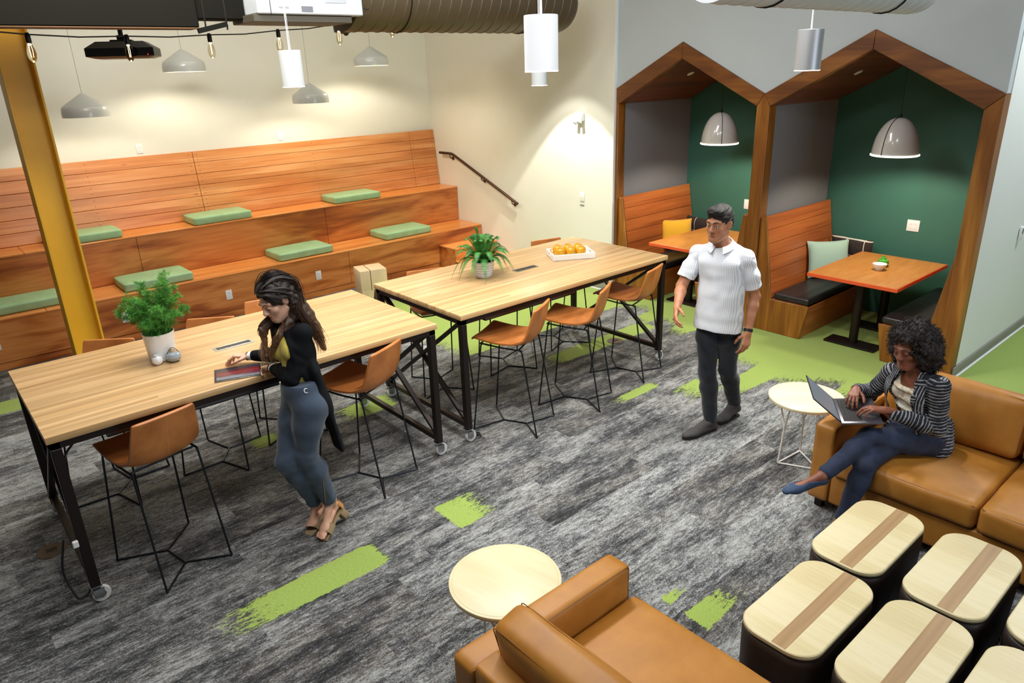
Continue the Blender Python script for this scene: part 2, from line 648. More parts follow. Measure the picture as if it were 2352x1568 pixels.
bm = NB(); box(bm, (6.80, 5.82, 0), (8.08, 5.862, 2.9)); struct('wall_felt_left', bm, FELT)
bm = NB(); box(bm, (6.80, 3.887, 0), (8.08, 4.028, 2.30)); struct('wall_felt_middle', bm, FELT)
bm = NB(); box(bm, (6.80, YR + .06, 0), (8.08, 1.99, 2.9)); struct('wall_felt_right', bm, FELT)
bm = NB(); box(bm, (-3.0, -1.8, HZ), (11.7, 9.8, HZ + .08)); struct('ceiling', bm, CEILM)
bm = NB(); box(bm, (6.638, 5.856, 0), (6.69, 5.864, HZ), .003); struct('trim_1', bm, TRIMW)
# booth soffits
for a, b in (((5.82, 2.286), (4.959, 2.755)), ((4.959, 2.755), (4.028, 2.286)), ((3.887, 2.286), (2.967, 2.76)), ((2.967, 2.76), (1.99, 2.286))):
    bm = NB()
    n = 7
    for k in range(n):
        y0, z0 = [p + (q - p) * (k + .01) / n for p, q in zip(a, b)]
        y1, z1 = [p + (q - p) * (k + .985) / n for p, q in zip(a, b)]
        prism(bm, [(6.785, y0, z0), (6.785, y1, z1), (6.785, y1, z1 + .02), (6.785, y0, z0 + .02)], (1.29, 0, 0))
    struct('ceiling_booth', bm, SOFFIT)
# baseboards
bm = NB(); box(bm, (BX + .02, YR - .012, .012), (11.6, YR, .105), .004); struct('baseboard_corridor', bm, BASEM)
bm = NB(); box(bm, (BX + .02, YR - .028, 0), (11.6, YR, .012), .003); struct('trim_2', bm, TRIMW)
bm = NB(); box(bm, (6.632, 5.866, .012), (6.644, 8.2, .105), .004); struct('baseboard_right', bm, BASEM)
bm = NB(); box(bm, (6.616, 5.866, 0), (6.644, 7.7, .012), .003); struct('trim_3', bm, TRIMW)

# ================================================================ booth timber portal
portal = thing('booth_portal', 'stained timber portal of two joined house-shaped booth openings', 'door frame', (6.69, YV, 0))
def lp(o):   # keep world coordinates under a moved parent
    o.location = -o.parent.location
    return o
PX0, PX1 = 6.675, 6.80
def post(pts):
    bm = NB(); prism(bm, [(PX0, y, z) for y, z in pts], (PX1 - PX0, 0, 0), None, .004, 1)
    lp(obj('post', bm, BWOODZ, portal))
def rafter(pts):
    bm = NB(); prism(bm, [(PX0, y, z) for y, z in pts], (PX1 - PX0, 0, 0), None, .004, 1)
    lp(obj('rafter', bm, BWOODY, portal))
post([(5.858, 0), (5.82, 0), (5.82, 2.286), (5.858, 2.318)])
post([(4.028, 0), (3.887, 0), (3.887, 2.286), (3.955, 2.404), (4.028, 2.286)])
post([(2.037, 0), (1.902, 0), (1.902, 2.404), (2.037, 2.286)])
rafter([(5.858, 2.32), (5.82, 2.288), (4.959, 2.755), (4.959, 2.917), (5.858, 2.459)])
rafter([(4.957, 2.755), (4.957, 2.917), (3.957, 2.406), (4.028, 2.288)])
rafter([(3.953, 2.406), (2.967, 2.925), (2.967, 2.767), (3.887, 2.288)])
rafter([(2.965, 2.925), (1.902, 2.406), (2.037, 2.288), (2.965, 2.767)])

# ================================================================ booth furniture
def bench(fy, label):
    """fy maps the profile of the left bench of the right booth to this bench"""
    r = thing('booth_bench', label, 'bench', (7.4, fy(3.6), 0), 0, 'benches inside the house-shaped booths')
    X0, X1 = 6.70, 8.07
    bm = NB()
    prism(bm, [(X0, fy(y), z) for y, z in ((3.335, .002), (3.27, .36), (3.69, .36), (3.822, 1.20), (3.884, 1.20), (3.884, .002))], (.028, 0, 0), None, .003, 1)
    lp(obj('end_panel', bm, BWOODZ, r))
    bm = NB()
    prism(bm, [(X0 + .028, fy(y), z) for y, z in ((3.345, .002), (3.28, .36), (3.30, .36), (3.365, .002))], (X1 - X0 - .028, 0, 0))
    prism(bm, [(X0 + .028, fy(y), z) for y, z in ((3.28, .34), (3.69, .34), (3.69, .36), (3.28, .36))], (X1 - X0 - .028, 0, 0))
    lp(obj('seat_box', bm, BBOARD, r))
    bm = NB()
    n = 6
    a, b = (3.69, .362), (3.832, 1.212)
    for k in range(n):
        y0, z0 = [p + (q - p) * (k + .012) / n for p, q in zip(a, b)]
        y1, z1 = [p + (q - p) * (k + .988) / n for p, q in zip(a, b)]
        prism(bm, [(X0 + .03, fy(y), z) for y, z in ((y0, z0), (y1, z1), (y1 + .022, z1 - .004), (y0 + .022, z0 - .004))], (X1 - X0 - .03, 0, 0), None, .003, 1)
    lp(obj('backrest', bm, BBOARD, r))
    bm = NB()
    ya, yb = sorted((fy(3.675), fy(3.285)))
    softbox(bm, (X0 + .02, ya, .36), (X1 - .02, yb, .435), .025, 12, (0, 0, .008))
    lp(obj('seat_cushion', bm, BLACKV, r))
    return r
bench(lambda y: y + 1.933, 'booth bench with yellow pillow on it, against far left felt wall')
bench(lambda y: 9.848 - 1.933 - y, 'booth bench behind the centre post, mostly hidden, in the left booth')
bench(lambda y: y, 'plank-backed booth bench with mint pillow on its black seat cushion')
bench(lambda y: 5.85 - y, 'booth bench beside the right outer post, behind the seated woman')

def booth_table(yc, label):
    r = thing('booth_table', label, 'table', (7.30, yc, 0), 0, 'tables inside the booths')
    x0, x1, h = 6.70 - 7.30, 7.885 - 7.30, .427
    bm = NB(); box(bm, (x0 + .004, -h + .004, .69), (x1 - .004, h - .004, .7205), .002, 1); obj('tabletop', bm, ORLAM, r)
    bm = NB()
    e = .006
    for lo, hi in (((x0 - e, -h - e, .685), (x0 + .003, h + e, .719)), ((x1 - .003, -h - e, .685), (x1 + e, h + e, .719)),
                   ((x0, -h - e, .685), (x1, -h + .003, .719)), ((x0, h - .003, .685), (x1, h + e, .719))):
        box(bm, lo, hi, .0015, 1)
    obj('edge_band', bm, OREDGE, r)
    for xx in (-.35, .28):
        bm = NB(); cyl(bm, (xx, 0), .042, .02, .69, 20); obj('pedestal', bm, BLACKM, r)
        bm = NB(); box(bm, (xx - .11, -.255, 0), (xx + .10, .255, .024), .01, 2); obj('foot_plate', bm, BLACKM, r)
    return r
booth_table(4.885, 'orange laminate booth table half hidden behind the walking man')
booth_table(2.890, 'orange laminate booth table carrying a white bowl and green jar')

PLAID = None
t = NT('dark_plaid_wool')
tc = t.n('TexCoord')
sp = t.n('SeparateXYZ'); t.t.links.new(tc.outputs['Object'], sp.inputs[0])
def line(o, per, off, w):
    m = t.math('ABSOLUTE', t.math('SUBTRACT', t.math('FRACT', t.math('ADD', t.math('DIVIDE', o, per), off)), .5))
    return t.math('LESS_THAN', m, w)
ln = t.math('MAXIMUM', line(sp.outputs[0], .21, .28, .022), line(sp.outputs[2], .17, .42, .028))
nz = t.noise(tc.outputs['Object'], 120, 3)
t.p(Base_Color=t.mix(ln, t.ramp(nz, [(.35, '191413'), (.65, '443935')]), 'D8D2C4'), Roughness=.95)
PLAID = t.m
YEL = M_fabric('mustard_fabric', 'E2A628', 'EDB638', 300)
MINT = M_fabric('mint_fabric', '9DBBAA', 'ADC9B9', 300)
def scatter(name, label, w, h, th, x, y, z, rz, rx, mat, grp=None, ry=0.0):
    bm = NB()
    pillow(bm, w, h, th, Matrix.Identity(4))
    o = obj(name, bm, mat, None, 60)
    o.matrix_world = TR(x, y, z, rz, rx, ry)
    tag(o, label, 'pillow', grp)
    return o
# lean against bench backs and rear wall
scatter('throw_pillow', 'mustard yellow square pillow on the left booth bench', .42, .38, .15, 7.58, 5.575, .640, math.radians(-36), math.radians(-16), YEL)
scatter('throw_pillow', 'dark plaid pillow beside the mustard yellow pillow', .44, .36, .14, 7.945, 5.46, .645, math.radians(82), math.radians(-11), PLAID)
scatter('throw_pillow', 'mint green pillow leaning in the right booth', .47, .41, .15, 7.63, 3.565, .640, math.radians(-38), math.radians(-16), MINT)
scatter('throw_pillow', 'dark plaid pillow behind the mint green pillow', .50, .40, .14, 7.965, 3.465, .650, math.radians(83), math.radians(-10), PLAID)

bm = NB(); lathe(bm, [(0, .0), (.035, 0), (.045, .012), (.062, .045), (.068, .062), (.064, .062), (.055, .045), (.036, .016), (0, .012)], 28)
o = obj('bowl', bm, WHITEC, loc=(7.25, 2.865, .7205)); tag(o, 'small white bowl on the orange booth table', 'bowl')
GGL = M_plain('green_glaze', '4FA83A', .15, coat=.5)
r = thing('jar', 'small round green lidded jar behind the white bowl', 'jar', (7.40, 2.895, .7205))
bm = NB(); lathe(bm, [(0, 0), (.035, 0), (.052, .02), (.056, .042), (.048, .064), (.03, .076), (0, .078)], 24); obj('body', bm, GGL, r)
bm = NB(); lathe(bm, [(0, .076), (.028, .077), (.024, .092), (.012, .1), (.014, .108), (0, .112)], 20); obj('lid', bm, GGL, r)

def plate(name, label, cx, cy, cz, w, h, face, holes=2, cat='outlet', mat=None, grp=None):
    """face: 'x-' plate on a wall facing -x, 'y-' facing -y"""
    r = thing(name, label, cat, (cx, cy, cz), 0 if face == 'y-' else -PI / 2, grp)
    bm = NB(); box(bm, (-w / 2, -.007, -h / 2), (w / 2, 0, h / 2), .003, 2); obj('cover_plate', bm, mat or WHITEP, r)
    cols = 2 if w > .1 else 1
    for c in range(cols):
        for k in range(holes):
            xx = 0 if cols == 1 else (-.023 + .046 * c)
            zz = (k - (holes - 1) / 2) * .04
            bm = NB(); box(bm, (xx - .016, -.0095, zz - .014), (xx + .016, -.006, zz + .014), .003, 1)
            obj('socket', bm, M_SOCK, r)
    return r
M_SOCK = M_plain('socket_face', 'E6E6E2', .5)
plate('wall_outlet', 'cream double outlet plate on the green wall, right booth', 8.079, 2.915, 1.025, .125, .12, 'x-')
plate('wall_outlet', 'cream double outlet plate on the green wall, left booth', 8.079, 4.87, 1.03, .125, .12, 'x-')

# booth pendants
DOME = M_plain('grey_enamel', 'D2CDC7', .16, coat=.5)
GLOW = M_plain('lit_diffuser', 'FFFFFF', .4, emit='FFF6E0', es=2.2)
def dome_lamp(x, y, z, top, label, seam_rot):
    r = thing('dome_pendant', label, 'pendant lamp', (x, y, z), 0, 'dome pendants over the booth tables')
    H, R = .345, .205
    prof = [(R * math.cos(a) ** .92, H * math.sin(a)) for a in [PI / 2 * k / 16 for k in range(16)]] + [(.0, H)]
    inn = [(0, H - .01)] + [(max(0, (R - .008)) * math.cos(a) ** .92, (H - .01) * math.sin(a)) for a in [PI / 2 * k / 16 for k in range(15, -1, -1)]]
    bm = NB(); lathe(bm, prof + inn, 40, close=True); obj('shade', bm, DOME, r, 50)
    bm = NB(); tube(bm, [(R * 1.004 * math.cos(2 * PI * k / 48), R * 1.004 * math.sin(2 * PI * k / 48), .006) for k in range(48)], .009, 8, True); obj('rim', bm, GLOW, r)
    arc = [((R + .002) * math.cos(a) ** .92, 0, (H + .002) * math.sin(a)) for a in [PI / 2 * k / 16 for k in range(17)]]
    arc = arc + [(-x_, 0, z_) for x_, _, z_ in arc[-2::-1]]
    bm = NB(); tube(bm, arc, .0035, 6); o = obj('seam_band', bm, BLACKP, r); o.rotation_euler = (0, 0, seam_rot)
    bm = NB(); sphere(bm, (0, 0, .12), .055, 16); cyl(bm, (0, 0), .03, .15, .30, 12); obj('bulb', bm, GLOW, r)
    bm = NB(); tube(bm, [(0, 0, H), (0, 0, top - z)], .003, 6); cyl(bm, (0, 0), .014, H, H + .03, 10); obj('cord', bm, BLACKP, r)
    ld = bpy.data.lights.new('booth_lamp_light', 'SPOT')
    ld.energy = 70; ld.color = (1, .90, .72); ld.spot_size = math.radians(150); ld.spot_blend = .35; ld.shadow_soft_size = .09
    lo = bpy.data.objects.new('booth_lamp_light', ld); lo.location = (x, y, z + .05); COL.objects.link(lo)
    return r
dome_lamp(7.30, 4.84, 1.835, 2.70, 'grey dome pendant with lit rim in the left booth', math.radians(40))
dome_lamp(7.30, 2.905, 1.825, 2.73, 'grey dome pendant with lit rim in the right booth', math.radians(-11))
for y, z, nm in ((4.45, 2.495, 'left'), (2.55, 2.555, 'right')):
    pass
def disc(y, z, lab):
    bm = NB(); lathe(bm, [(0, -.008), (.035, -.006), (.042, 0), (0, .0)], 20)
    o = obj('sprinkler_cover', bm, WHITEP)
    o.matrix_world = Matrix.Translation((7.25, y, z)) @ Matrix.Rotation(math.radians(28.6), 4, 'X')
    o.matrix_world = Matrix.Translation((7.25, y, z)) @ Matrix.Rotation(math.radians(-28.0), 4, 'X')
    tag(o, lab, 'sprinkler cover')
disc(5.25, 2.594, 'small white disc on the left booth wood soffit')
disc(3.33, 2.571, 'small white disc on the right booth wood soffit')

# ================================================================ tiered seating
tier = thing('tiered_seating', 'orange-stained two-step timber bleacher along the back wall', 'bleacher', (2.8, 8.5, 0))
XA, XB = -2.2, 6.64
def addp(name, mat, *boxes, r=.003):
    bm = NB()
    for lo, hi in boxes:
        box(bm, lo, hi, r, 1)
    return lp(obj(name, bm, mat, tier))
def segs(cuts, lo, hi, gap=.003):
    c = [XA] + cuts + [XB]
    return [((c[i] + gap / 2, *lo), (c[i + 1] - gap / 2, *hi)) for i in range(len(c) - 1)]
addp('toe_kick', PLY, *segs([-.3, 1.4, 3.2, 5.0], (8.495, 0), (8.52, .078)))
addp('lower_riser', PLY, *segs([-.05, 2.05, 4.382], (8.482, .084), (8.505, .512)))
addp('lower_seat', TREAD, *segs([.9, 3.4], (8.476, .513), (9.041, .532)))
addp('upper_riser', PLY, *segs([-.35, 2.003, 4.392], (9.041, .534), (9.064, 1.025)))
addp('upper_seat', TREAD, *segs([.9, 3.4], (9.035, 1.026), (9.52, 1.045)))
bm = NB()
cuts = [XA, .55, 2.97, 6.19, XB]
a, b = (9.491, 1.047), (9.590, 1.873)
for i in range(4):
    for k in range(6):
        y0, z0 = [p + (q - p) * (k + .012) / 6 for p, q in zip(a, b)]
        y1, z1 = [p + (q - p) * (k + .988) / 6 for p, q in zip(a, b)]
        prism(bm, [(cuts[i] + .002, y, z) for y, z in ((y0, z0), (y1, z1), (y1 + .02, z1 - .003), (y0 + .02, z0 - .003))], (cuts[i + 1] - cuts[i] - .004, 0, 0), None, .003, 1)
lp(obj('backrest', bm, FIR, tier))
bm = NB()
for i in range(4):
    for k in range(6):
        for ex in (cuts[i] + .05, cuts[i + 1] - .05, (cuts[i] + cuts[i + 1]) / 2):
            for q in (.28, .72):
                y, z = [p + (w - p) * (k + q) / 6 for p, w in zip(a, b)]
                sphere(bm, (ex, y - .0005, z), .0045, 6)
lp(obj('screw_heads', bm, BLACKP, tier))
st = thing('step_box', 'small two-step timber box at right end of bleacher', 'steps', (6.25, 8.1, 0))
bm = NB(); box(bm, (5.85, 8.10, 0), (6.62, 8.478, .325), .003, 1); box(bm, (5.85, 7.74, 0), (6.62, 8.10, .15), .003, 1); lp(obj('riser_box', bm, PLY, st))
bm = NB(); box(bm, (5.845, 8.09, .325), (6.625, 8.478, .345), .003, 1); box(bm, (5.845, 7.73, .15), (6.625, 8.099, .17), .003, 1); lp(obj('tread', bm, TREAD, st))

# seat pads on the tiers
def pad(x0, x1, y0, y1, z, label, rz=0.0):
    bm = NB()
    w, d = x1 - x0, y1 - y0
    softbox(bm, (-w / 2, -d / 2, 0), (w / 2, d / 2, .095), .022, 12, (.004, .004, .008))
    o = obj('seat_pad', bm, GREENV, None, 60, ((x0 + x1) / 2, (y0 + y1) / 2, z), rz)
    tag(o, label, 'cushion', 'green pads on the tiered seating')
pad(.38, 1.10, 8.60, 9.02, .533, 'green seat pad left of yellow column on lower bleacher step')
pad(1.67, 2.41, 8.54, 9.02, .533, 'green seat pad above the feathery plant on lower bleacher step')
pad(3.47, 4.21, 8.55, 9.02, .533, 'green seat pad in the middle of lower bleacher step, above two outlets')
pad(5.03, 5.79, 8.57, 9.03, .533, 'green seat pad at right end of lower bleacher step')
pad(1.16, 1.88, 9.06, 9.47, 1.046, 'green seat pad half hidden by yellow column on top bleacher step')
pad(2.68, 3.40, 9.05, 9.47, 1.046, 'green seat pad in the middle of top bleacher step')
pad(4.57, 5.29, 9.05, 9.47, 1.046, 'green seat pad at right end of top bleacher step')

for x, lab in ((1.60, 'white outlet on bleacher riser beside the feathery plant'), (2.75, 'white outlet on bleacher riser left of the standing woman'),
               (3.92, 'white outlet on bleacher riser right of the standing woman'), (.40, 'white outlet on bleacher riser at left photo edge')):
    plate('wall_outlet', lab, x, 8.4815, .285, .075, .118, 'y-')
plate('wall_outlet', 'white outlet on cream wall above bleacher backrest, left one', 2.39, 9.649, 1.955, .072, .115, 'y-')
plate('wall_outlet', 'white outlet on cream wall above bleacher backrest, right one', 4.17, 9.649, 1.96, .072, .115, 'y-')
plate('light_switch', 'white switch plate on cream wall below the emergency light', 6.643, 6.37, 1.158, .075, .115, 'x-', 1, 'switch')
bm = NB(); box(bm, (-.035, -.006, -.008), (.035, 0, .008), .002, 1)
o = obj('wall_label', bm, M_plain('grey_label', '8C8F8E', .5), loc=(6.643, 6.37, 1.055), rotz=-PI / 2); tag(o, 'small grey label under the cream wall switch', 'label')
r = thing('wall_thermostat', 'white thermostat on the corridor wall at right', 'thermostat', (7.84, 1.899, 1.13))
bm = NB(); box(bm, (-.03, -.022, -.065), (.03, 0, .065), .006, 2); obj('body', bm, WHITEP, r)
bm = NB(); box(bm, (-.018, -.0235, -.005), (.018, -.0215, .045), .002, 1); obj('screen', bm, M_plain('dark_screen', '3A4044', .3), r)
r = thing('emergency_light', 'white twin-head emergency light on the cream wall', 'emergency light', (6.6445, 6.393, 2.115), -PI / 2)
bm = NB(); box(bm, (-.06, -.06, -.03), (.06, 0, .07), .012, 2); obj('housing', bm, WHITEP, r)
for s in (-1, 1):
    bm = NB(); tube(bm, [(s * .035, -.05, -.03), (s * .04, -.075, -.055)], .024, 12); obj('lamp_head', bm, M_plain('lamp_head_plastic', 'D0D2CE', .3), r)

# handrail
r = thing('handrail', 'dark bronze handrail sloping down the cream side wall', 'handrail', (6.58, 8.4, 1.2))
bm = NB(); tube(bm, fillet([(6.58, 9.36, 1.538), (6.58, 9.04, 1.538), (6.58, 7.56, .944)], .05, 5), .02, 12); lp(obj('rail', bm, M_plain('bronze_rail', '4A3426', .35, .6), r))
for y, z in ((9.10, 1.52), (8.35, 1.245), (7.68, .975)):
    bm = NB(); tube(bm, fillet([(6.58, y, z), (6.585, y, z - .05), (6.642, y, z - .06)], .03, 4), .007, 8); cyl2(bm, (6.636, y, z - .06), (6.643, y, z - .06), .028, 14)
    lp(obj('bracket', bm, M_plain('bronze_bracket', '5A4636', .4, .6), r))

# ================================================================ yellow column
YELP = M_plain('yellow_paint', 'E9B229', .45, var=.03, vs=4)
r = thing('steel_column', 'yellow painted steel I-beam column in front of the bleacher', 'column', (1.02, 7.3, 0))
bm = NB()
for x0, x1 in ((-.125, -.107), (.107, .125)):
    box(bm, (x0, -.11, 0), (x1, .11, HZ), .003, 1)
obj('flange', bm, YELP, r)
bm = NB(); box(bm, (-.107, -.006, 0), (.107, .006, HZ)); obj('web', bm, YELP, r)
bm = NB(); box(bm, (-.18, -.17, 0), (.18, .17, .02), .003, 1); obj('base_plate', bm, YELP, r)
# ================================================================ high tables
def high_table(x0, x1, y0, y1, label):
    H = 1.05
    cx, cy = (x0 + x1) / 2, (y0 + y1) / 2
    r = thing('high_table', label, 'table', (cx, cy, 0), 0, 'butcher block high tables on casters')
    a, b = (x1 - x0) / 2, (y1 - y0) / 2
    bm = NB(); box(bm, (-a, -b, H - .04), (a, b, H), .004, 2); obj('tabletop', bm, OAK, r)
    w = .05
    i = .012
    fa, fb = a - i - w / 2, b - i - w / 2
    bm = NB()
    for s in (-1, 1):
        box(bm, (-a + i, s * fb - w / 2, .99 - .02), (a - i, s * fb + w / 2, 1.01), .003, 1)
        box(bm, (s * fa - w / 2, -b + i, .99 - .02), (s * fa + w / 2, b - i, 1.0095), .003, 1)
    obj('top_frame', bm, BLACKM, r)
    for sx in (-1, 1):
        for sy in (-1, 1):
            bm = NB(); box(bm, (sx * fa - w / 2, sy * fb - w / 2, .115), (sx * fa + w / 2, sy * fb + w / 2, .97), .004, 1); obj('leg', bm, BLACKM, r)
            c = None
            bm = NB()
            X, Y = sx * fa, sy * fb
            box(bm, (X - .03, Y - .03, .108), (X + .03, Y + .03, .115))
            cyl(bm, (X, Y), .013, .095, .108, 10)
            for q in (-.02, .02):
                box(bm, (X - .02, Y + q - .003, .035), (X + .035, Y + q + .003, .097), .002, 1)
            box(bm, (X - .02, Y - .023, .088), (X + .02, Y + .023, .097), .002, 1)
            c = obj('caster', bm, CHROME, r)
            bm = NB(); lathe(bm, [(.022, -.014), (.044, -.014), (.0475, -.009), (.0475, .009), (.044, .014), (.022, .014)], 24, TR(X + .018, Y, .0475, 0, PI / 2), True)
            obj('tyre', bm, RUBW, c)
            bm = NB(); cyl2(bm, (X + .018, Y - .0135, .0475), (X + .018, Y + .0135, .0475), .0225, 16); obj('hub', bm, BLACKP, c)
        X = sx * fa
        bm = NB(); box(bm, (X - .02, -fb + w / 2, .125), (X + .02, fb - w / 2, .165), .003, 1); obj('bottom_rail', bm, BLACKM, r)
        for k, s in enumerate((-1, 1)):
            dx = (-.012, .012)[k]
            bm = NB(); bar(bm, (X + dx, -s * (fb - .02), .16), (X + dx, s * (fb - .02), .975), .024, .036, (1, 0, 0)); obj('brace', bm, BLACKM, r)
    # power module flush in the top and the tray under the front rail
    m = thing('power_module', 'x', 'y') if False else None
    bm = NB(); box(bm, (-.128, -.036, H + .0002), (.128, .036, H + .004), .0015, 1)
    pm = obj('power_module', bm, CHROME, r); pm.location = (-.005, .02, 0)
    bm = NB(); box(bm, (-.112, -.022, H + .0035), (.112, .022, H + .005), .001, 1); ins = obj('socket_strip', bm, BLACKP, pm)
    bm = NB()
    box(bm, (-.92, -.05, .925), (.05, .05, .93)); box(bm, (-.92, -.05, .925), (.05, -.046, .965)); box(bm, (-.92, .046, .925), (.05, .05, .965))
    ct = obj('cable_tray', bm, M_plain('grey_cable_tray', '5A5A5E', .4, .6), r); ct.location = (0, -fb + .085, 0)
    return r
T1 = (.262, 2.661, 3.955, 5.170)
T2 = (2.876, 5.282, 3.966, 5.188)
high_table(*T1, 'oak high table nearest the camera with feathery plant and tablet')
high_table(*T2, 'oak high table farther back with fern and tray of yellow cups')

# ================================================================ stools
def make_stool():
    r = thing('bar_stool', 'x', 'bar stool', (0, 0, 0))
    # leather shell: profile (y,z,halfwidth,edge rise)
    pr = [(.245, .768, .196, .010), (.235, .775, .203, .012), (.16, .763, .208, .010), (.05, .748, .212, .012), (-.06, .742, .210, .020), (-.13, .745, .206, .034),
          (-.178, .765, .203, .036), (-.203, .80, .200, .030), (-.219, .85, .196, .022), (-.232, .91, .190, .016), (-.244, .97, .182, .012), (-.254, 1.02, .174, .008), (-.257, 1.034, .166, .006)]
    def cat(p, m=4):
        out = []
        n = len(p)
        for i in range(n - 1):
            P0, P1, P2, P3 = p[max(i - 1, 0)], p[i], p[i + 1], p[min(i + 2, n - 1)]
            for k in range(m):
                u = k / m
                out.append(tuple(.5 * (2 * b + (c - a) * u + (2 * a - 5 * b + 4 * c - d) * u * u + (-a + 3 * b - 3 * c + d) * u ** 3) for a, b, c, d in zip(P0, P1, P2, P3)))
        out.append(p[-1])
        return out
    C = cat(pr)
    n = len(C)
    nu = 14
    t = NB()
    top, bot = [], []
    for i, (y, z, hw, rise) in enumerate(C):
        a, b = C[max(i - 1, 0)], C[min(i + 1, n - 1)]
        ty, tz = b[0] - a[0], b[1] - a[1]
        L = math.hypot(ty, tz)
        ny_, nz_ = tz / L, -ty / L          # normal: up for the seat (moving to -y), forward for the back
        e = min(1, min(i, n - 1 - i) / 2.0)
        th = .012 * (.55 + .45 * e)
        rt_, rb = [], []
        for k in range(nu + 1):
            u = -1 + 2 * k / nu
            lift = rise * abs(u) ** 2.6
            ed = 1 - .45 * abs(u) ** 12
            c0 = Vector((hw * u, y + ny_ * lift, z + nz_ * lift))
            d = Vector((0, ny_, nz_)) * th * ed
            rt_.append(t.verts.new(c0 + d))
            rb.append(t.verts.new(c0 - d))
        top.append(rt_); bot.append(rb)
    for i in range(n - 1):
        for k in range(nu):
            t.faces.new([top[i][k], top[i][k + 1], top[i + 1][k + 1], top[i + 1][k]])
            t.faces.new([bot[i][k], bot[i + 1][k], bot[i + 1][k + 1], bot[i][k + 1]])
        t.faces.new([top[i][0], top[i + 1][0], bot[i + 1][0], bot[i][0]])
        t.faces.new([top[i][nu], bot[i][nu], bot[i + 1][nu], top[i + 1][nu]])
    for k in range(nu):
        t.faces.new([top[0][k], bot[0][k], bot[0][k + 1], top[0][k + 1]])
        t.faces.new([top[-1][k], top[-1][k + 1], bot[-1][k + 1], bot[-1][k]])
    sh = obj('seat_shell', t, COGNAC, r, 60)
    bm = NB()
    cl = []
    for i in range(22, n):
        y, z, hw, rise = C[i]
        a, b = C[max(i - 1, 0)], C[min(i + 1, n - 1)]
        ty, tz = b[0] - a[0], b[1] - a[1]; L = math.hypot(ty, tz)
        cl.append(Vector((0, y - tz / L * .0115, z + ty / L * .0115)))
    tube(bm, cl, .0018, 6)
    cl = [Vector((.0 + C[12][2] * u * .97, C[16][0], C[16][1] + .0125 + C[16][3] * abs(u) ** 2.6)) for u in [-1 + k / 6 for k in range(13)]]
    tube(bm, cl, .0014, 6)
    st_ = obj('seam', bm, M_plain('stitch_thread', 'C98F5C', .6), sh)
    # wire frame
    R = .0065
    bm = NB()
    for s in (-1, 1):
        tube(bm, fillet([(s * .188, .19, .735), (s * .188, .19, .742), (s * .188, .02, .722), (s * .188, -.155, .716)], .02, 3), R, 8)
    tube(bm, [(-.188, .19, .738), (.188, .19, .738)], R, 8)
    tube(bm, [(-.188, -.12, .716), (.188, -.12, .716)], R, 8)
    obj('seat_rail', bm, WIREM, r)
    for s in (-1, 1):
        bm = NB(); tube(bm, fillet([(s * .188, .12, .731), (s * .188, .185, .742), (s * .228, .262, .02), (s * .232, .268, R), (s * .19, .24, R)], .025, 4), R, 8); obj('leg', bm, WIREM, r)
        bm = NB(); tube(bm, fillet([(s * .188, -.07, .718), (s * .188, -.15, .716), (s * .203, -.262, .02), (s * .205, -.27, R), (s * .165, -.235, R)], .025, 4), R, 8); obj('leg', bm, WIREM, r)
    bm = NB()
    tube(bm, fillet([(-.228, .265, R), (0, .10, R), (.228, .265, R)], .02, 3), R, 8)
    tube(bm, fillet([(-.203, -.267, R), (0, -.10, R), (.203, -.267, R)], .02, 3), R, 8)
    tube(bm, [(0, .104, R), (0, -.104, R)], R, 8)
    obj('base_wire', bm, WIREM, r)
    return r
stool0 = make_stool()
G = 'cognac leather stools around the high tables'
ST = [(.745, 4.10, 12, 'cognac leather stool pulled up to the near table, front left'),
      (2.085, 4.09, 24, 'cognac leather stool right of the standing woman, near table front'),
      (3.385, 3.995, 27, 'cognac leather stool at front of far table, leftmost of three'),
      (4.06, 3.96, 28, 'cognac leather stool at front of far table, middle of three'),
      (4.845, 4.06, 16, 'cognac leather stool at front of far table, rightmost of three'),
      (.73, 5.20, 142, 'leather stool at back of near table by the yellow column, mostly hidden'),
      (1.43, 5.14, 146, 'leather stool at back of near table right of plant, mostly hidden'),
      (2.02, 5.26, 168, 'leather stool at back of near table behind the standing woman, mostly hidden'),
      (3.40, 5.06, 162, 'leather stool at back of far table near its left end'),
      (4.16, 5.02, 157, 'leather stool at back of far table behind the fern, mostly hidden'),
      (4.98, 5.12, 165, 'leather stool at back of far table behind the tray of cups, mostly hidden')]
for k, (x, y, a, lab) in enumerate(ST):
    s = stool0 if k == 0 else dup(stool0)
    s.location = (x, y, 0)
    s.rotation_euler = (0, 0, math.radians(a))
    s['label'] = lab
    s['group'] = G

# wooden stump stool
STUMP = M_wood('pale_stump_wood', ('D2B486', 'E0C79C', 'E8D5B0'), 2, 40, 2.5, 5.0, None, .1, .5)
r = thing('stump_stool', 'pale solid-wood stump stool with split legs behind the tables', 'stool', (4.28, 7.77, 0), math.radians(-14))
bm = NB(); box(bm, (-.17, -.16, .20), (.17, .16, .45), .012, 2); obj('seat_block', bm, STUMP, r)
for sx in (-1, 1):
    for sy in (-1, 1):
        bm = NB()
        loft(bm, [[(sx * .09 + a * .055, sy * .085 + b * .05, 0) for a, b in ((-1, -1), (1, -1), (1, 1), (-1, 1))],
                  [(sx * .088 + a * .08, sy * .083 + b * .075, .21) for a, b in ((-1, -1), (1, -1), (1, 1), (-1, 1))]])
        obj('leg', bm, STUMP, r)
bm = NB(); box(bm, (-.045, -.1615, .2), (-.035, .1615, .4515)); obj('split', bm, M_plain('brown_crack', '8A5A34', .7), r)

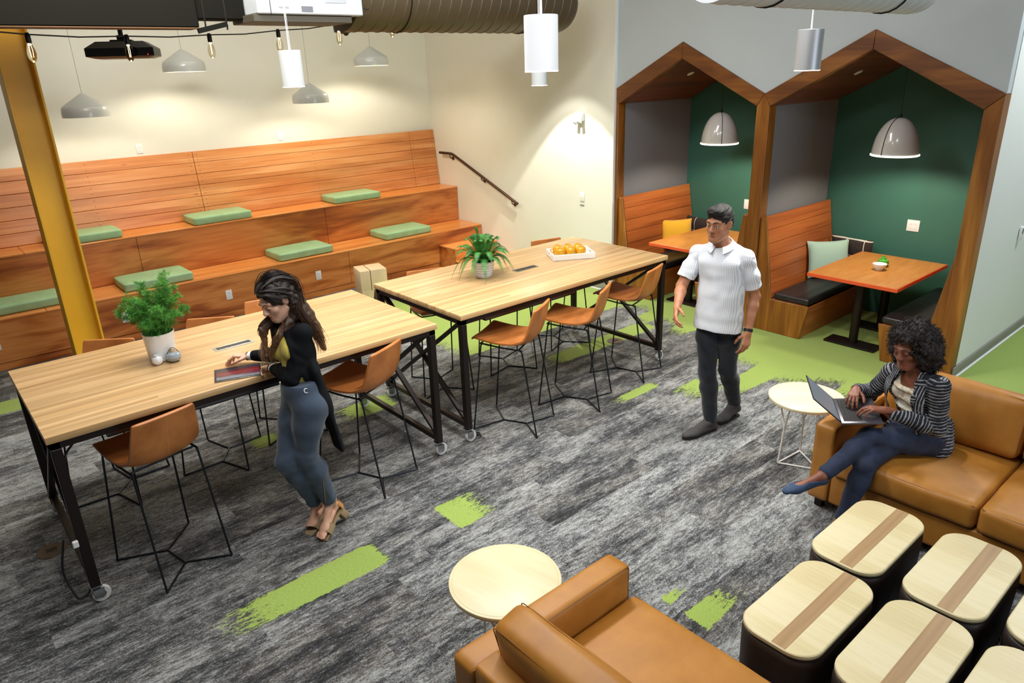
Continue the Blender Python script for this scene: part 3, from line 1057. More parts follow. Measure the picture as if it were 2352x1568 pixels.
# ================================================================ things on the high tables
SOIL = M_plain('potting_soil', '14120F', .95, bump=.5, bs=90)
def leafmat(name, a, b):
    t = NT(name)
    v = t.coord()
    t.p(Base_Color=t.mix(t.ramp(t.noise(v, 22, 3), [(.35, 0.0), (.65, 1.0)]), a, b), Roughness=.5)
    t.b.inputs['Subsurface Weight'].default_value = 0
    return t.m
FERNL = leafmat('fern_green', '175A1E', '4A9438')
FEATH = leafmat('asparagus_green', '2A7A2E', '6FB544')
HT = 1.05
r = thing('potted_plant', 'feathery asparagus fern in a white pot on the near table', 'plant', (1.045, 4.69, HT))
bm = NB(); lathe(bm, [(0, .001), (.074, .001), (.081, .006), (.094, .178), (.089, .179), (.085, .168), (.075, .02), (0, .02)], 36); obj('pot', bm, WHITEC, r)
bm = NB(); cyl(bm, (0, 0), .082, .12, .150, 24); obj('soil', bm, SOIL, r)
rnd = random.Random(11)
stems, needles = NB(), NB()
def quad(bm, a, d, n, w, l):
    m = a + d * l * .5
    q = [a, m + n * w, a + d * l, m - n * w]
    bm.faces.new([bm.verts.new(p) for p in q])
tips = [(-.18, .0, .20, 1.0), (-.13, -.05, .27, 1), (-.06, .03, .34, 1), (.0, -.03, .30, 1), (.11, .02, .40, 1.15), (.13, -.03, .35, 1), (.15, .03, .26, 1), (.17, -.06, .17, 1), (.05, .1, .33, 1), (-.08, -.12, .20, 1), (.09, -.13, .22, 1), (-.15, .09, .21, 1), (.02, -.15, .14, 1), (-.02, .14, .24, 1), (.18, .08, .16, 1), (-.1, .0, .15, 1), (.06, 0, .26, 1), (-.03, -.08, .26, 1), (.1, .1, .3, 1), (-.21, -.03, .16, 1)]
ur = Vector((math.cos(CAM_YAW - PI / 2), math.sin(CAM_YAW - PI / 2), 0))
uf = Vector((math.cos(CAM_YAW), math.sin(CAM_YAW), 0))
for (sx, sy, h, q) in tips:
    end = ur * sx + uf * sy + Vector((0, 0, .15 + h))
    st0 = Vector((rnd.uniform(-.03, .03), rnd.uniform(-.03, .03), .14))
    mid = st0.lerp(end, .5) + Vector((0, 0, .05 + .1 * abs(sx)))
    P_ = [(1 - u) ** 2 * st0 + 2 * u * (1 - u) * mid + u * u * end for u in [k / 10 for k in range(11)]]
    tube(stems, P_, [.0022 * (1 - .6 * k / 10) for k in range(11)], 5)
    for k in range(2, 11):
        for s in range(5):
            base = P_[k].lerp(P_[k - 1], rnd.random())
            tn = (P_[k] - P_[k - 1]).normalized()
            side = Vector((rnd.gauss(0, 1), rnd.gauss(0, 1), rnd.gauss(0, .6)))
            side = (side - tn * side.dot(tn)).normalized()
            L = rnd.uniform(.03, .075) * (1.15 - .06 * k)
            bd = (side + tn * .55 + Vector((0, 0, -.1))).normalized()
            tube(stems, [base, base + bd * L], .0009, 3)
            for m in range(11):
                p = base + bd * L * (m + .5) / 11
                for e in range(4):
                    d = (bd * .7 + Vector((rnd.gauss(0, .7), rnd.gauss(0, .7), rnd.gauss(0, .7)))).normalized()
                    nn = d.cross(Vector((rnd.gauss(0, 1), rnd.gauss(0, 1), rnd.gauss(0, 1)))).normalized()
                    quad(needles, p, d, nn, .0009, rnd.uniform(.016, .032))
obj('stems', stems, FEATH, r)
obj('foliage', needles, FEATH, r, 180)

r = thing('potted_fern', 'sword fern in a ridged white pot on the far table', 'plant', (3.655, 4.665, HT))
prof = [(0, .001), (.062, .001)]
for k in range(24):
    z = .005 + .135 * k / 23
    prof.append((.066 + .028 * (k / 23) ** .6 + (.0022 if (k // 2) % 2 else 0), z))
prof += [(.088, .142), (.084, .128), (.06, .02), (0, .02)]
t = NT('ridged_pot'); tc = t.n('TexCoord'); sp = t.n('SeparateXYZ'); t.t.links.new(tc.outputs['Object'], sp.inputs[0])
ln = t.math('LESS_THAN', t.math('FRACT', t.math('MULTIPLY', sp.outputs[2], 46.0)), .2)
t.p(Base_Color=t.mix(ln, 'E6E8E8', '8C9094'), Roughness=.4)
bm = NB(); lathe(bm, prof, 40); obj('pot', bm, t.m, r)
bm = NB(); cyl(bm, (0, 0), .082, .10, .126, 24); obj('soil', bm, SOIL, r)
rnd = random.Random(5)
def frond(bm, az, L, lift, droop, w=.035):
    d = Vector((math.cos(az), math.sin(az), 0))
    P_ = []
    N = 34
    for k in range(N):
        u = k / (N - 1)
        P_.append(d * (.02 + L * u * (1 - .12 * u)) + Vector((0, 0, .125 + lift * math.sin(min(1, u * 1.15) * PI / 2 * 1.1) - droop * u ** 2.3)))
    tube(bm, P_, [.0022 * (1 - .7 * k / N) for k in range(N)], 5)
    sd = d.cross(Vector((0, 0, 1))).normalized()
    for k in range(2, N):
        u = k / (N - 1)
        tn = (P_[k] - P_[k - 1]).normalized()
        nrm = sd.cross(tn).normalized()
        ll = w * (math.sin(PI * min(1, u * .92 + .1)) ** .6) * (1.0 if u < .9 else .7)
        for s in (-1, 1):
            for off in (0, .5):
                b = P_[k - 1].lerp(P_[k], off)
                dirn = (sd * s + tn * .35 - nrm * (.15 + .1 * rnd.random())).normalized()
                tip = b + dirn * ll
                wv = tn * (.0021)
                v = [bm.verts.new(x) for x in (b - wv, b + dirn * ll * .5 - wv * 1.0 + nrm * .002, tip, b + dirn * ll * .5 + wv * 1.0 + nrm * .002, b + wv)]
                bm.faces.new(v)
for k in range(36):
    bm = NB()
    az = 2 * PI * k / 36 * 1.0 + rnd.uniform(-.12, .12)
    tier_ = k % 3
    if tier_ == 0:
        frond(bm, az, rnd.uniform(.25, .31), .13, rnd.uniform(.18, .27), .038)
    elif tier_ == 1:
        frond(bm, az, rnd.uniform(.23, .28), .18, rnd.uniform(.08, .14), .040)
    else:
        frond(bm, az, rnd.uniform(.10, .17), .24, .03, .036)
    obj('frond', bm, FERNL, r, 180)
bm = NB(); frond(bm, 1.9, .05, .30, .0, .03); obj('frond', bm, FERNL, r, 180)

# serving tray with six upturned cups
tr = thing('serving_tray', 'white wooden tray holding yellow cups on the far table', 'tray', (4.655, 4.615, HT), math.radians(-30))
bm = NB()
a, b, h = .20, .145, .055
box(bm, (-a, -b, .001), (a, b, .010), .002, 1)
obj('base', bm, WHITEP, tr)
for lo, hi in (((-a, -b, .001), (a, -b + .012, h)), ((-a, b - .012, .001), (a, b, h))):
    bm = NB(); box(bm, lo, hi, .003, 1); obj('side_wall', bm, WHITEP, tr)
for s in (-1, 1):
    x0, x1 = sorted((s * a, s * (a - .012)))
    bm = NB()
    box(bm, (x0, -b + .012, .001), (x1, b - .012, .022)); box(bm, (x0, -b + .012, .04), (x1, b - .012, h), .002, 1)
    box(bm, (x0, -b + .012, .022), (x1, -.04, .04)); box(bm, (x0, .04, .022), (x1, b - .012, .04))
    obj('handle_wall', bm, WHITEP, tr)
AMB = M_plain('amber_glaze', 'E0A21E', .12, coat=.6, var=.12, vs=14)
rc, rs = math.cos(math.radians(-30)), math.sin(math.radians(-30))
CL = [('front row, left', -1, -1), ('front row, middle', 0, -1), ('front row, right', 1, -1), ('back row, left', -1, 1), ('back row, middle', 0, 1), ('back row, right', 1, 1)]
cup0 = None
for lab, i, j in CL:
    lx, ly = i * .098 - .01, j * .052 + .005
    pos = (4.655 + lx * rc - ly * rs, 4.615 + lx * rs + ly * rc, HT + .0105)
    if cup0 is None:
        cup0 = thing('cup', 'x', 'cup', pos, 0, 'yellow cups upside down on the tray')
        bm = NB(); lathe(bm, [(.036, 0), (.041, .001), (.046, .03), (.047, .055), (.042, .076), (.032, .086), (.027, .087), (.027, .093), (.022, .093), (.02, .087), (0, .086)], 28); obj('body', bm, AMB, cup0)
        bm = NB(); tube(bm, fillet([(.044, 0, .06), (.068, 0, .062), (.066, 0, .028), (.045, 0, .022)], .02, 4), .005, 8); obj('handle', bm, AMB, cup0)
        c = cup0
    else:
        c = dup(cup0, pos)
    c.rotation_euler = (0, 0, 2.2 + i * .5 + j)
    c['label'] = 'upturned yellow cup on white tray, ' + lab

bm = NB(); lathe(bm, [(0, 0), (.016, .001), (.03, .014), (.034, .03), (.029, .046), (.015, .054), (.012, .06), (.016, .064), (0, .063)], 26)
o = obj('bud_vase', bm, WHITEC, loc=(.985, 4.592, HT)); tag(o, 'small white round bud vase in front of white plant pot', 'vase')
r = thing('kettle_ornament', 'small grey pear-shaped ornament with wire loop beside the bud vase', 'ornament', (1.078, 4.578, HT))
bm = NB(); lathe(bm, [(0, 0), (.022, .001), (.042, .016), (.048, .034), (.042, .052), (.028, .062), (.018, .066), (0, .067)], 30); obj('body', bm, M_plain('grey_glass_glaze', '9DA6AC', .1, coat=.6), r)
bm = NB(); lathe(bm, [(0, .064), (.02, .065), (.014, .085), (.004, .092), (0, .092)], 20); obj('stopper', bm, M_plain('beige_stopper', 'B8A184', .4), r)
bm = NB(); tube(bm, fillet([(-.04, 0, .05), (0, 0, .105), (.04, 0, .05)], .03, 5), .002, 6); obj('wire_loop', bm, BLACKM, r)

# tablet computer
tb = thing('tablet', 'thin tablet lying on near table with red and blue picture', 'tablet', (1.295, 4.085, HT), math.radians(-19))
bm = NB(); box(bm, (-.133, -.098, .001), (.133, .098, .0085), .003, 2); obj('body', bm, CHROME, tb)
bm = NB(); box(bm, (-.131, -.096, .0083), (.131, .096, .0092), .0003, 1); obj('bezel', bm, BLACKP, tb)
t = NT('tablet_picture')
tc = t.n('TexCoord'); mp = t.n('Mapping'); mp.inputs['Scale'].default_value = (5, 14, 1); mp.inputs['Rotation'].default_value = (0, 0, -.25)
t.t.links.new(tc.outputs['Object'], mp.inputs[0])
f = t.noise(mp.outputs[0], 1.0, 3, .5, 1.2)
sp = t.n('SeparateXYZ'); t.t.links.new(tc.outputs['Object'], sp.inputs[0])
g = t.math('ADD', t.math('MULTIPLY_ADD', sp.outputs[1], 4.2, .5), t.math('MULTIPLY_ADD', f, .5, -.25))
pc = t.ramp(g, [(.08, '8FA9BE'), (.25, 'B7BFCC'), (.36, '8C1E4A'), (.5, 'D0383C'), (.64, '7C1C30'), (.78, '3A4258'), (.95, '20283C')])
t.p(Base_Color=(0, 0, 0, 1), Roughness=.35, Emission_Color=pc, Emission_Strength=.55)
bm = NB(); box(bm, (-.121, -.086, .0091), (.121, .086, .0095)); obj('screen', bm, t.m, tb)

# ================================================================ floor boxes, cables
FB = M_plain('brown_floor_box', '5A4A3A', .6)
def floorbox(x, y, lab):
    r = thing('floor_outlet', lab, 'floor outlet', (x, y, 0.0), 0, 'round floor outlets')
    bm = NB(); lathe(bm, [(0, .0005), (.085, .0005), (.083, .005), (.07, .007), (0, .007)], 28); obj('ring', bm, FB, r)
    bm = NB(); box(bm, (-.03, -.022, .006), (.03, .022, .009), .002, 1); obj('flap', bm, BLACKM, r)
floorbox(.185, 4.71, 'round brown floor outlet under the left end of near table')
floorbox(5.355, 4.649, 'round brown floor outlet beyond the right end of far table')
CABM = M_plain('black_cable', '16181C', .45)
bm = NB(); tube(bm, fillet([(.40, 4.08, .94), (.33, 4.03, .90), (.30, 4.05, .6), (.31, 4.10, .25), (.28, 4.05, .05), (.21, 4.02, .03), (.17, 4.08, .20), (.22, 4.04, .42)], .12, 6), .006, 8)
o = obj('power_cable', bm, CABM); tag(o, 'black power cable hanging from the near table tray', 'cable')
bm = NB(); tube(bm, fillet([(2.97, 4.10, .93), (2.93, 4.06, .9), (2.95, 4.09, .5), (2.96, 4.05, .08), (3.02, 3.98, .007), (3.06, 4.06, .007), (2.99, 4.09, .007), (3.0, 4.0, .02)], .1, 6), .006, 8)
o = obj('power_cable', bm, CABM); tag(o, 'black power cable coiled at the left leg of far table', 'cable')
bm = NB(); box(bm, (-.014, -.01, -.02), (.014, .01, .02), .004, 1)
o = obj('plug', bm, WHITEP, loc=(.262, 3.952, .42)); tag(o, 'small white plug clipped on the near table front left leg', 'plug')

# ================================================================ round side tables
def side_table(x, y, R, H, rot, label):
    r = thing('side_table', label, 'side table', (x, y, 0), rot, 'round side tables with white wire bases')
    bm = NB(); cyl(bm, (0, 0), R, H - .022, H, 64, .004); obj('tabletop', bm, MAPLE, r)
    bm = NB(); lathe(bm, [(R * .93, H - .0002), (R * .94, H + .0008), (R * .945, H - .0002)], 64); obj('edge_groove', bm, M_plain('groove', 'D6C596', .5), r)
    for k in range(3):
        a = 2 * PI * k / 3
        d = Vector((math.cos(a), math.sin(a), 0)); s = Vector((-math.sin(a), math.cos(a), 0))
        ft = d * .155 + Vector((0, 0, .008))
        kn = d * .135 + Vector((0, 0, H * .55))
        bm = NB()
        tube(bm, fillet([d * .15 + s * -.085 + Vector((0, 0, H - .024)), kn, ft], .02, 4), .0065, 8)
        tube(bm, [kn, d * .15 + s * .085 + Vector((0, 0, H - .024))], .0065, 8)
        obj('leg', bm, WHITEP, r)
    bm = NB()
    for k in range(3):
        a, b = 2 * PI * k / 3, 2 * PI * (k + 1) / 3
        tube(bm, [(.155 * math.cos(a), .155 * math.sin(a), .008), (.155 * math.cos(b), .155 * math.sin(b), .008)], .0065, 8)
    obj('base_ring', bm, WHITEP, r)
    bm = NB(); tube(bm, [(.17 * math.cos(2 * PI * k / 24), .17 * math.sin(2 * PI * k / 24), H - .026) for k in range(24)], .006, 8, True); obj('top_ring', bm, WHITEP, r)
side_table(4.435, 2.10, .25, .52, math.radians(145), 'round maple side table by the seated woman sofa, under laptop')
side_table(1.69, 2.105, .262, .50, math.radians(100), 'round maple side table beside the near sofa arm')

# ================================================================ sofas (made in local space, facing +x, arm at +y end)
def sofa(x, y, rot, flip, label, back_h, cush_h, width, ncush, grp):
    """local: front faces +x (front edge x=.93), back at x=0, arm outer face at y=0, sofa extends to y=-width"""
    r = thing('sofa', label, 'sofa', (x, y, 0), rot, grp)
    f = (lambda a, b: (a, b)) if not flip else (lambda a, b: sorted((-b, -a)))
    def B(lo, hi):
        (y0, y1) = f(lo[1], hi[1])
        return (lo[0], y0, lo[2]), (hi[0], y1, hi[2])
    bm = NB(); softbox(bm, *B((.06, -width, .075), (.90, -.135, .285)), .02, 12); obj('base', bm, CARAMEL, r, 60)
    bm = NB(); softbox(bm, *B((.0, -.132, .075), (.905, 0, .60)), .022, 14, (.004, .004, .006)); arm = obj('arm', bm, CARAMEL, r, 60)
    bm = NB()
    for yy in (-.1255, -.0065):
        q = -yy if flip else yy
        tube(bm, fillet([(.8985, q, .10), (.8985, q, .5935), (.006, q, .5935)], .02, 4), .0022, 6)
    obj('piping', bm, M_plain('dark_tan_seam', '8A5618', .5), arm)
    bm = NB(); softbox(bm, *B((.0, -width, .075), (.13, -.135, back_h)), .022, 14, (.004, .004, .006)); obj('back', bm, CARAMEL, r, 60)
    cw = (width - .135) / ncush
    for k in range(ncush):
        y1 = -.135 - cw * k - .004
        y0 = y1 - cw + .008
        bm = NB(); softbox(bm, *B((.16, y0, .285), (.925, y1, .445)), .035, 16, (.012, .004, .016), None, .0016, k + 3); sc_ = obj('seat_cushion', bm, CARAMEL, r, 60)
        bm = NB()
        a0, a1 = f(y0, y1)
        tube(bm, [(.9145, a0 + .012, .4335), (.918, (a0 + a1) / 2, .4345), (.9145, a1 - .012, .4335)], .0022, 6)
        tube(bm, [(.2, a0 + .0105, .4335), (.6, a0 + .0095, .4345), (.905, a0 + .0105, .4335)], .0022, 6)
        obj('piping', bm, M_plain('dark_tan_seam', '8A5618', .5), sc_)
        bm = NB()
        lo, hi = B((-.085, y0 + .004, 0), (.085, y1 - .004, cush_h))
        softbox(bm, lo, hi, .05, 16, (.03, .004, .012), TR(.235, 0, .455, 0, 0, math.radians(-13)), .002, k + 9)
        bc = obj('back_cushion', bm, CARAMEL, r, 60)
        bm = NB()
        for xx in (-.072, .072):
            tube(bm, fillet([(xx, lo[1] + .011, .03), (xx, lo[1] + .011, cush_h - .011), (xx, hi[1] - .011, cush_h - .011), (xx, hi[1] - .011, .03)], .03, 4), .0022, 6)
        o = obj('piping', bm, M_plain('dark_tan_seam', '8A5618', .5), bc)
        o.matrix_local = TR(.235, 0, .455, 0, 0, math.radians(-13))
    for xx in (.07, .83):
        for q in (-.06, -width + .08):
            yy = -q if flip else q
            bm = NB(); box(bm, (xx - .025, yy - .025, 0), (xx + .025, yy + .025, .08), .003, 1); obj('foot', bm, BLACKM, r)
    return r
# right sofa faces -x: back at x=4.86, arm outer face y=1.80
sofa(4.87, 1.80, PI, True, 'caramel leather sofa with the laptop woman seated on it', .62, .37, 1.60 + .135, 2, 'facing caramel leather sofas')
# near sofa faces +x: back at x=1.19, arm outer face y=1.82
sofa(1.185, 1.825, 0, False, 'caramel leather sofa in the foreground, seen from behind', .635, .36, 1.75, 1, 'facing caramel leather sofas')

# ================================================================ ottomans
def ottoman(x, y, label, first=[None]):
    if first[0] is None:
        r = thing('ottoman', label, 'ottoman table', (x, y, 0), 0, 'wood-topped ottoman tables')
        hx, hy, q = .335, .178, .115
        def ring(z, s):
            return [(a, b, z) for a, b in roundrect(hx - s, hy - s, q - s, 8)]
        bm = NB(); loft(bm, [ring(.012, .022), ring(.02, .012), ring(.2, .004), ring(.36, .0), ring(.385, .003), ring(.392, .012)]); obj('body', bm, DARKL, r, 50)
        bm = NB(); loft(bm, [ring(.392, .014), ring(.402, .014)]); obj('shadow_gap', bm, BLACKP, r)
        bm = NB(); loft(bm, [ring(.402, .008), ring(.404, .004), ring(.420, .004), ring(.424, .009)]); obj('wood_top', bm, ASH, r, 30)
        bm = NB(); loft(bm, [ring(.4035, .0025), ring(.410, .0025)]); obj('edge', bm, M_plain('grey_brown_edge', '8C8468', .5), r)
        bm = NB(); box(bm, (-.324, -.066, .4235), (.324, -.002, .4252), .0006, 1)
        o = obj('inlay_strip', bm, WALNUT, r)
        first[0] = r
        return r
    return dup(first[0], (x, y, 0), 0, label)
ottoman(3.335, 1.165, 'wood-topped ottoman beside the seated woman feet')
ottoman(2.635, 1.115, 'wood-topped ottoman nearest the foreground sofa, left end of the group')
ottoman(3.355, .735, 'wood-topped ottoman in front of the right sofa seat joint')
ottoman(2.66, .715, 'wood-topped ottoman at the bottom edge, second from the left')
ottoman(3.40, .325, 'wood-topped ottoman cut off by the right photo edge')
ottoman(2.68, .325, 'wood-topped ottoman cut off by the bottom right photo corner')

# ================================================================ hanging lamps
CONEM = M_plain('grey_cone_lamp', 'C2C4BE', .3, coat=.3)
INYEL = M_plain('lamp_inner_yellow', 'E8D27A', .5, emit='FFE9A0', es=1.2)
CONE0 = []
def cone_lamp(x, y, z, label, lit, e=22):
    if not CONE0:
        r = thing('cone_pendant', label, 'pendant lamp', (x, y, z), 0, 'grey cone pendants over the bleacher')
        prof = [(.224, -.112), (.226, -.065), (.219, -.022), (.206, -.002), (.033, .11), (.013, .122), (.0, .123)]
        inn = [(0, .115), (.01, .114), (.197, -.008), (.213, -.03), (.219, -.06), (.218, -.112)]
        bm = NB(); lathe(bm, prof + inn, 40, close=True); obj('shade', bm, CONEM, r, 40)
        bm = NB(); lathe(bm, [(0, .108), (.192, -.012), (.21, -.04), (.2155, -.110)], 36); obj('inner_face', bm, INYEL, r, 60)
        bm = NB(); sphere(bm, (0, 0, .03), .03, 14); obj('bulb', bm, GLOW, r)
        bm = NB(); tube(bm, [(0, 0, .11), (0, 0, HZ - 2.6)], .0022, 5); obj('cord', bm, M_plain('grey_cord', '8E9090', .6), r)
        CONE0.append(r)
    else:
        r = dup(CONE0[0], (x, y, z), 0, label)
    ld = bpy.data.lights.new('cone_lamp_light', 'SPOT')
    ld.energy = e; ld.color = (1, .91, .76); ld.spot_size = math.radians(160); ld.spot_blend = .3; ld.shadow_soft_size = .05
    lo = bpy.data.objects.new('cone_lamp_light', ld); lo.location = (x, y, z - .02); COL.objects.link(lo)
cone_lamp(1.743, 8.8, 2.492, 'grey cone pendant farthest left beside the yellow column', False, 38)
cone_lamp(2.810, 8.8, 2.905, 'grey cone pendant with lit rim, right of the projector', True, 55)
cone_lamp(4.273, 8.8, 2.502, 'grey cone pendant hanging low under the pale cylinder pendant', False, 38)
cone_lamp(5.185, 8.8, 2.920, 'grey cone pendant with lit rim, farthest right, by the wall corner', True, 55)

LITE = M_plain('lit_lamp_face', 'FFFFFF', .5, emit='FFF8EC', es=14.0)
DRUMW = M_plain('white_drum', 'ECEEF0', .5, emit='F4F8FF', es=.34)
DRUMG = M_plain('pale_perforated_drum', 'C9CFCF', .5, bump=.3, bs=300, emit='EAF2F2', es=.05)
DRUMM = M_plain('brushed_aluminium', 'C2C5C8', .45, .6)
def drum(x, y, z, R, Hh, mat, label, e, cone=95, blend=.6):
    r = thing('cylinder_pendant', label, 'pendant lamp', (x, y, z), 0, 'cylinder downlight pendants')
    h = Hh / 2
    bm = NB(); lathe(bm, [(R - .006, -h), (R, -h), (R, h - .002), (R - .002, h), (0, h)] + [(0, h - .004), (R - .006, h - .006)], 40, close=True); obj('drum', bm, mat, r)
    bm = NB(); lathe(bm, [(0, -h + .02), (R - .007, -h + .02), (R - .007, -h + .012), (0, -h + .012)], 32); obj('lamp_face', bm, LITE, r)
    bm = NB(); tube(bm, [(0, 0, -h - .001)] * 0 + [((R - .003) * math.cos(2 * PI * k / 40), (R - .003) * math.sin(2 * PI * k / 40), -h) for k in range(40)], .0035, 6, True); obj('rim', bm, LITE, r)
    bm = NB(); tube(bm, [(0, 0, h), (0, 0, HZ - z)], .006 if R > .08 else .004, 8); tube(bm, [(.012, .004, h), (.012, .004, HZ - z)], .002, 5); obj('stem', bm, WHITEP, r)
    if e:
        ld = bpy.data.lights.new('drum_light', 'SPOT')
        ld.energy = e; ld.color = (1, .95, .86); ld.spot_size = math.radians(cone); ld.spot_blend = blend; ld.shadow_soft_size = R * .8
        lo = bpy.data.objects.new('drum_light', ld); lo.location = (x, y, z - h - .01); COL.objects.link(lo)
drum(2.803, 2.992, 2.825, .09, .275, DRUMW, 'large white cylinder pendant nearest the camera', 130, 120, .8)
drum(4.98, 5.35, 2.671, .075, .24, DRUMG, 'small white cylinder pendant half hidden behind the large white one', 80, 120, .8)
drum(2.504, 5.411, 2.759, .080, .255, DRUMG, 'pale grey cylinder pendant between two cone pendants', 85, 120, .8)
drum(5.00, 2.655, 2.762, .085, .26, DRUMM, 'brushed metal cylinder pendant in front of the booth wall', 170, 120, .8)

# ================================================================ string lights
BULBPX = [(67, 5.0, 2.955), (295, 5.5, 2.945), (482, 5.95, 2.965), (642, 6.35, 2.995), (781, 6.75, 3.04), (901, 7.15, 3.09), (1007, 7.55, 3.14), (1101, 7.95, 3.20), (1188, 8.3, 3.255)]
def ray_at(px, py, depth):
    return Vector((0, 0, CAM_H)) + (fw + rt * ((px - 1176) / CAM_F) - up * ((py - 784) / CAM_F)) * depth
STR = [ray_at(px, py, d) for px, py, d in [(62, 79, 5.0), (290, 83, 5.5), (480, 80, 5.95), (638, 70, 6.35), (776, 55, 6.75), (898, 40, 7.15), (1005, 21, 7.55), (1099, 2, 7.95), (1186, -20, 8.3)]]
path = [ray_at(-40, 70, 4.75)]
for a, b in zip(STR[:-1], STR[1:]):
    path += [a, (a + b) / 2 + Vector((0, 0, -.012))]
path += [STR[-1], ray_at(1215, -34, 8.4)]
bm = NB(); tube(bm, path, .0055, 6)
o = obj('light_string_cable', bm, CABM); tag(o, 'thin black festoon cable strung across the room with hanging bulbs', 'cable')
t = NT('smoky_bulb_glass')
t.p(Base_Color=(.80, .72, .55, 1), Roughness=.03, IOR=1.12)
t.b.inputs['Transmission Weight'].default_value = 1.0
GLASSB = t.m
FIL = M_plain('filament_glow', 'FFE8C0', .4, emit='FFE2B0', es=6.0)
b0 = None
WHERE = ['over the yellow column', 'in front of the projector', 'right of the leftmost high cone pendant', 'just left of the pale cylinder pendant', 'over the black ceiling camera',
         'right of the ceiling camera', 'in front of the brown duct, left of the large white pendant', 'at top edge over the duct', 'at top edge just left of the large white pendant']
for k, p in enumerate(STR):
    if b0 is None:
        b0 = thing('festoon_bulb', 'x', 'light bulb', p, 0, 'clear bulbs on the festoon string')
        bm = NB(); lathe(bm, [(0, .012), (.012, .012), (.018, -.004), (.019, -.05), (.015, -.056), (0, -.056)], 18); obj('socket', bm, BLACKP, b0)
        bm = NB(); lathe(bm, [(.014, -.055), (.017, -.068), (.027, -.10), (.031, -.128), (.026, -.158), (.014, -.178), (.0, -.186)], 22); obj('glass', bm, GLASSB, b0, 60)
        bm = NB()
        for s in (-1, 1):
            tube(bm, [(s * .005, 0, -.06), (s * .009, 0, -.105), (s * .006, 0, -.15)], .0016, 5)
        sphere(bm, (0, 0, -.066), .011, 8, (1, 1, .6)); sphere(bm, (0, 0, -.176), .006, 8)
        obj('filament', bm, FIL, b0)
        c = b0
    else:
        c = dup(b0, p, k * .7)
    c['label'] = 'clear filament festoon bulb ' + WHERE[k]

# ================================================================ ceiling equipment
DUCTM = M_plain('brown_grey_duct', '5E523E', .5, .35, var=.06, vs=3)
DKBOX = M_plain('dark_bulkhead', '15140F', .85, spec=.12, var=.05, vs=2)
r = thing('air_handler_housing', 'dark grey metal air handler housing along the top left', 'air handler', (0, 0, 0))
bm = NB(); prism(bm, [(-2.6, 6.15, 3.075), (2.12, 6.15, 3.075), (2.62, 5.75, 3.12), (2.62, 5.75, 3.9), (-2.6, 5.75, 3.9)], (0, .001, 0)) if False else None
bm.free() if bm else None
bm = NB()
box(bm, (-2.6, 5.9, 3.065), (2.05, 6.12, 3.9), .01, 1)
obj('housing', bm, DKBOX, r)
bm = NB(); box(bm, (2.05, 5.93, 3.125), (2.42, 6.12, 3.9), .01, 1); obj('collar', bm, DKBOX, r)
bm = NB(); box(bm, (-2.6, 5.895, 3.06), (2.05, 6.12, 3.066)); obj('bottom_lip', bm, M_plain('brown_liner', '6B4A2C', .7), r)
bm = NB(); bar(bm, (2.02, 5.86, 3.04), (2.24, 5.86, 3.09), .035, .035); obj('hanger_strut', bm, DKBOX, r)
for xx in (2.08, 2.24):
    bm = NB(); tube(bm, [(xx, 5.86, 3.05), (xx, 5.86, HZ)], .006, 6); obj('hanger_rod', bm, BLACKM, r)
un = thing('fan_coil_unit', 'white labelled fan coil unit hung under the ceiling', 'air conditioner', (0, 0, 0))
UX0, UX1, UY, UZ = 2.43, 3.33, 5.70, 3.155
bm = NB(); box(bm, (UX0, UY, UZ), (UX1, UY + .75, 3.75), .008, 1); obj('casing', bm, M_plain('galvanised_white', 'C9CED2', .45, .2, var=.05, vs=6), un)
bm = NB(); box(bm, (UX0 - .03, UY + .02, UZ - .055), (UX1 - .10, UY + .45, UZ - .001), .004, 1); obj('drip_pan', bm, M_plain('dark_drip_pan', '4A4438', .6), un)
bm = NB(); box(bm, (UX0 + .10, UY - .003, UZ), (UX0 + .104, UY, 3.74)); obj('panel_seam', bm, BLACKM, un)
def sticker(x, z, w, h, col, nm='sticker'):
    bm = NB(); box(bm, (x, UY - .003, z), (x + w, UY - .0002, z + h)); return obj(nm, bm, M_plain('sticker_' + col, col, .6), un)
sticker(UX0 + .31, UZ + .165, .14, .06, 'B9BE1C'); sticker(UX0 + .46, UZ + .155, .055, .05, '15181C'); sticker(UX0 + .26, UZ + .125, .05, .035, '7FAAD6')
sticker(UX0 + .335, UZ + .125, .06, .03, 'B9BEC2'); sticker(UX0 + .355, UZ + .02, .095, .04, '6E7278'); sticker(UX0 + .56, UZ + .09, .19, .11, 'AEB4B8'); sticker(UX0 + .17, UZ + .045, .08, .012, 'A0A4A8')
bm = NB(); tube(bm, fillet([(3.33, 5.75, 3.24), (3.40, 5.74, 3.20), (3.44, 5.74, 3.30), (3.40, 5.74, 3.40), (3.33, 5.75, 3.36)], .05, 5), .005, 6); obj('cable', bm, CABM, un)

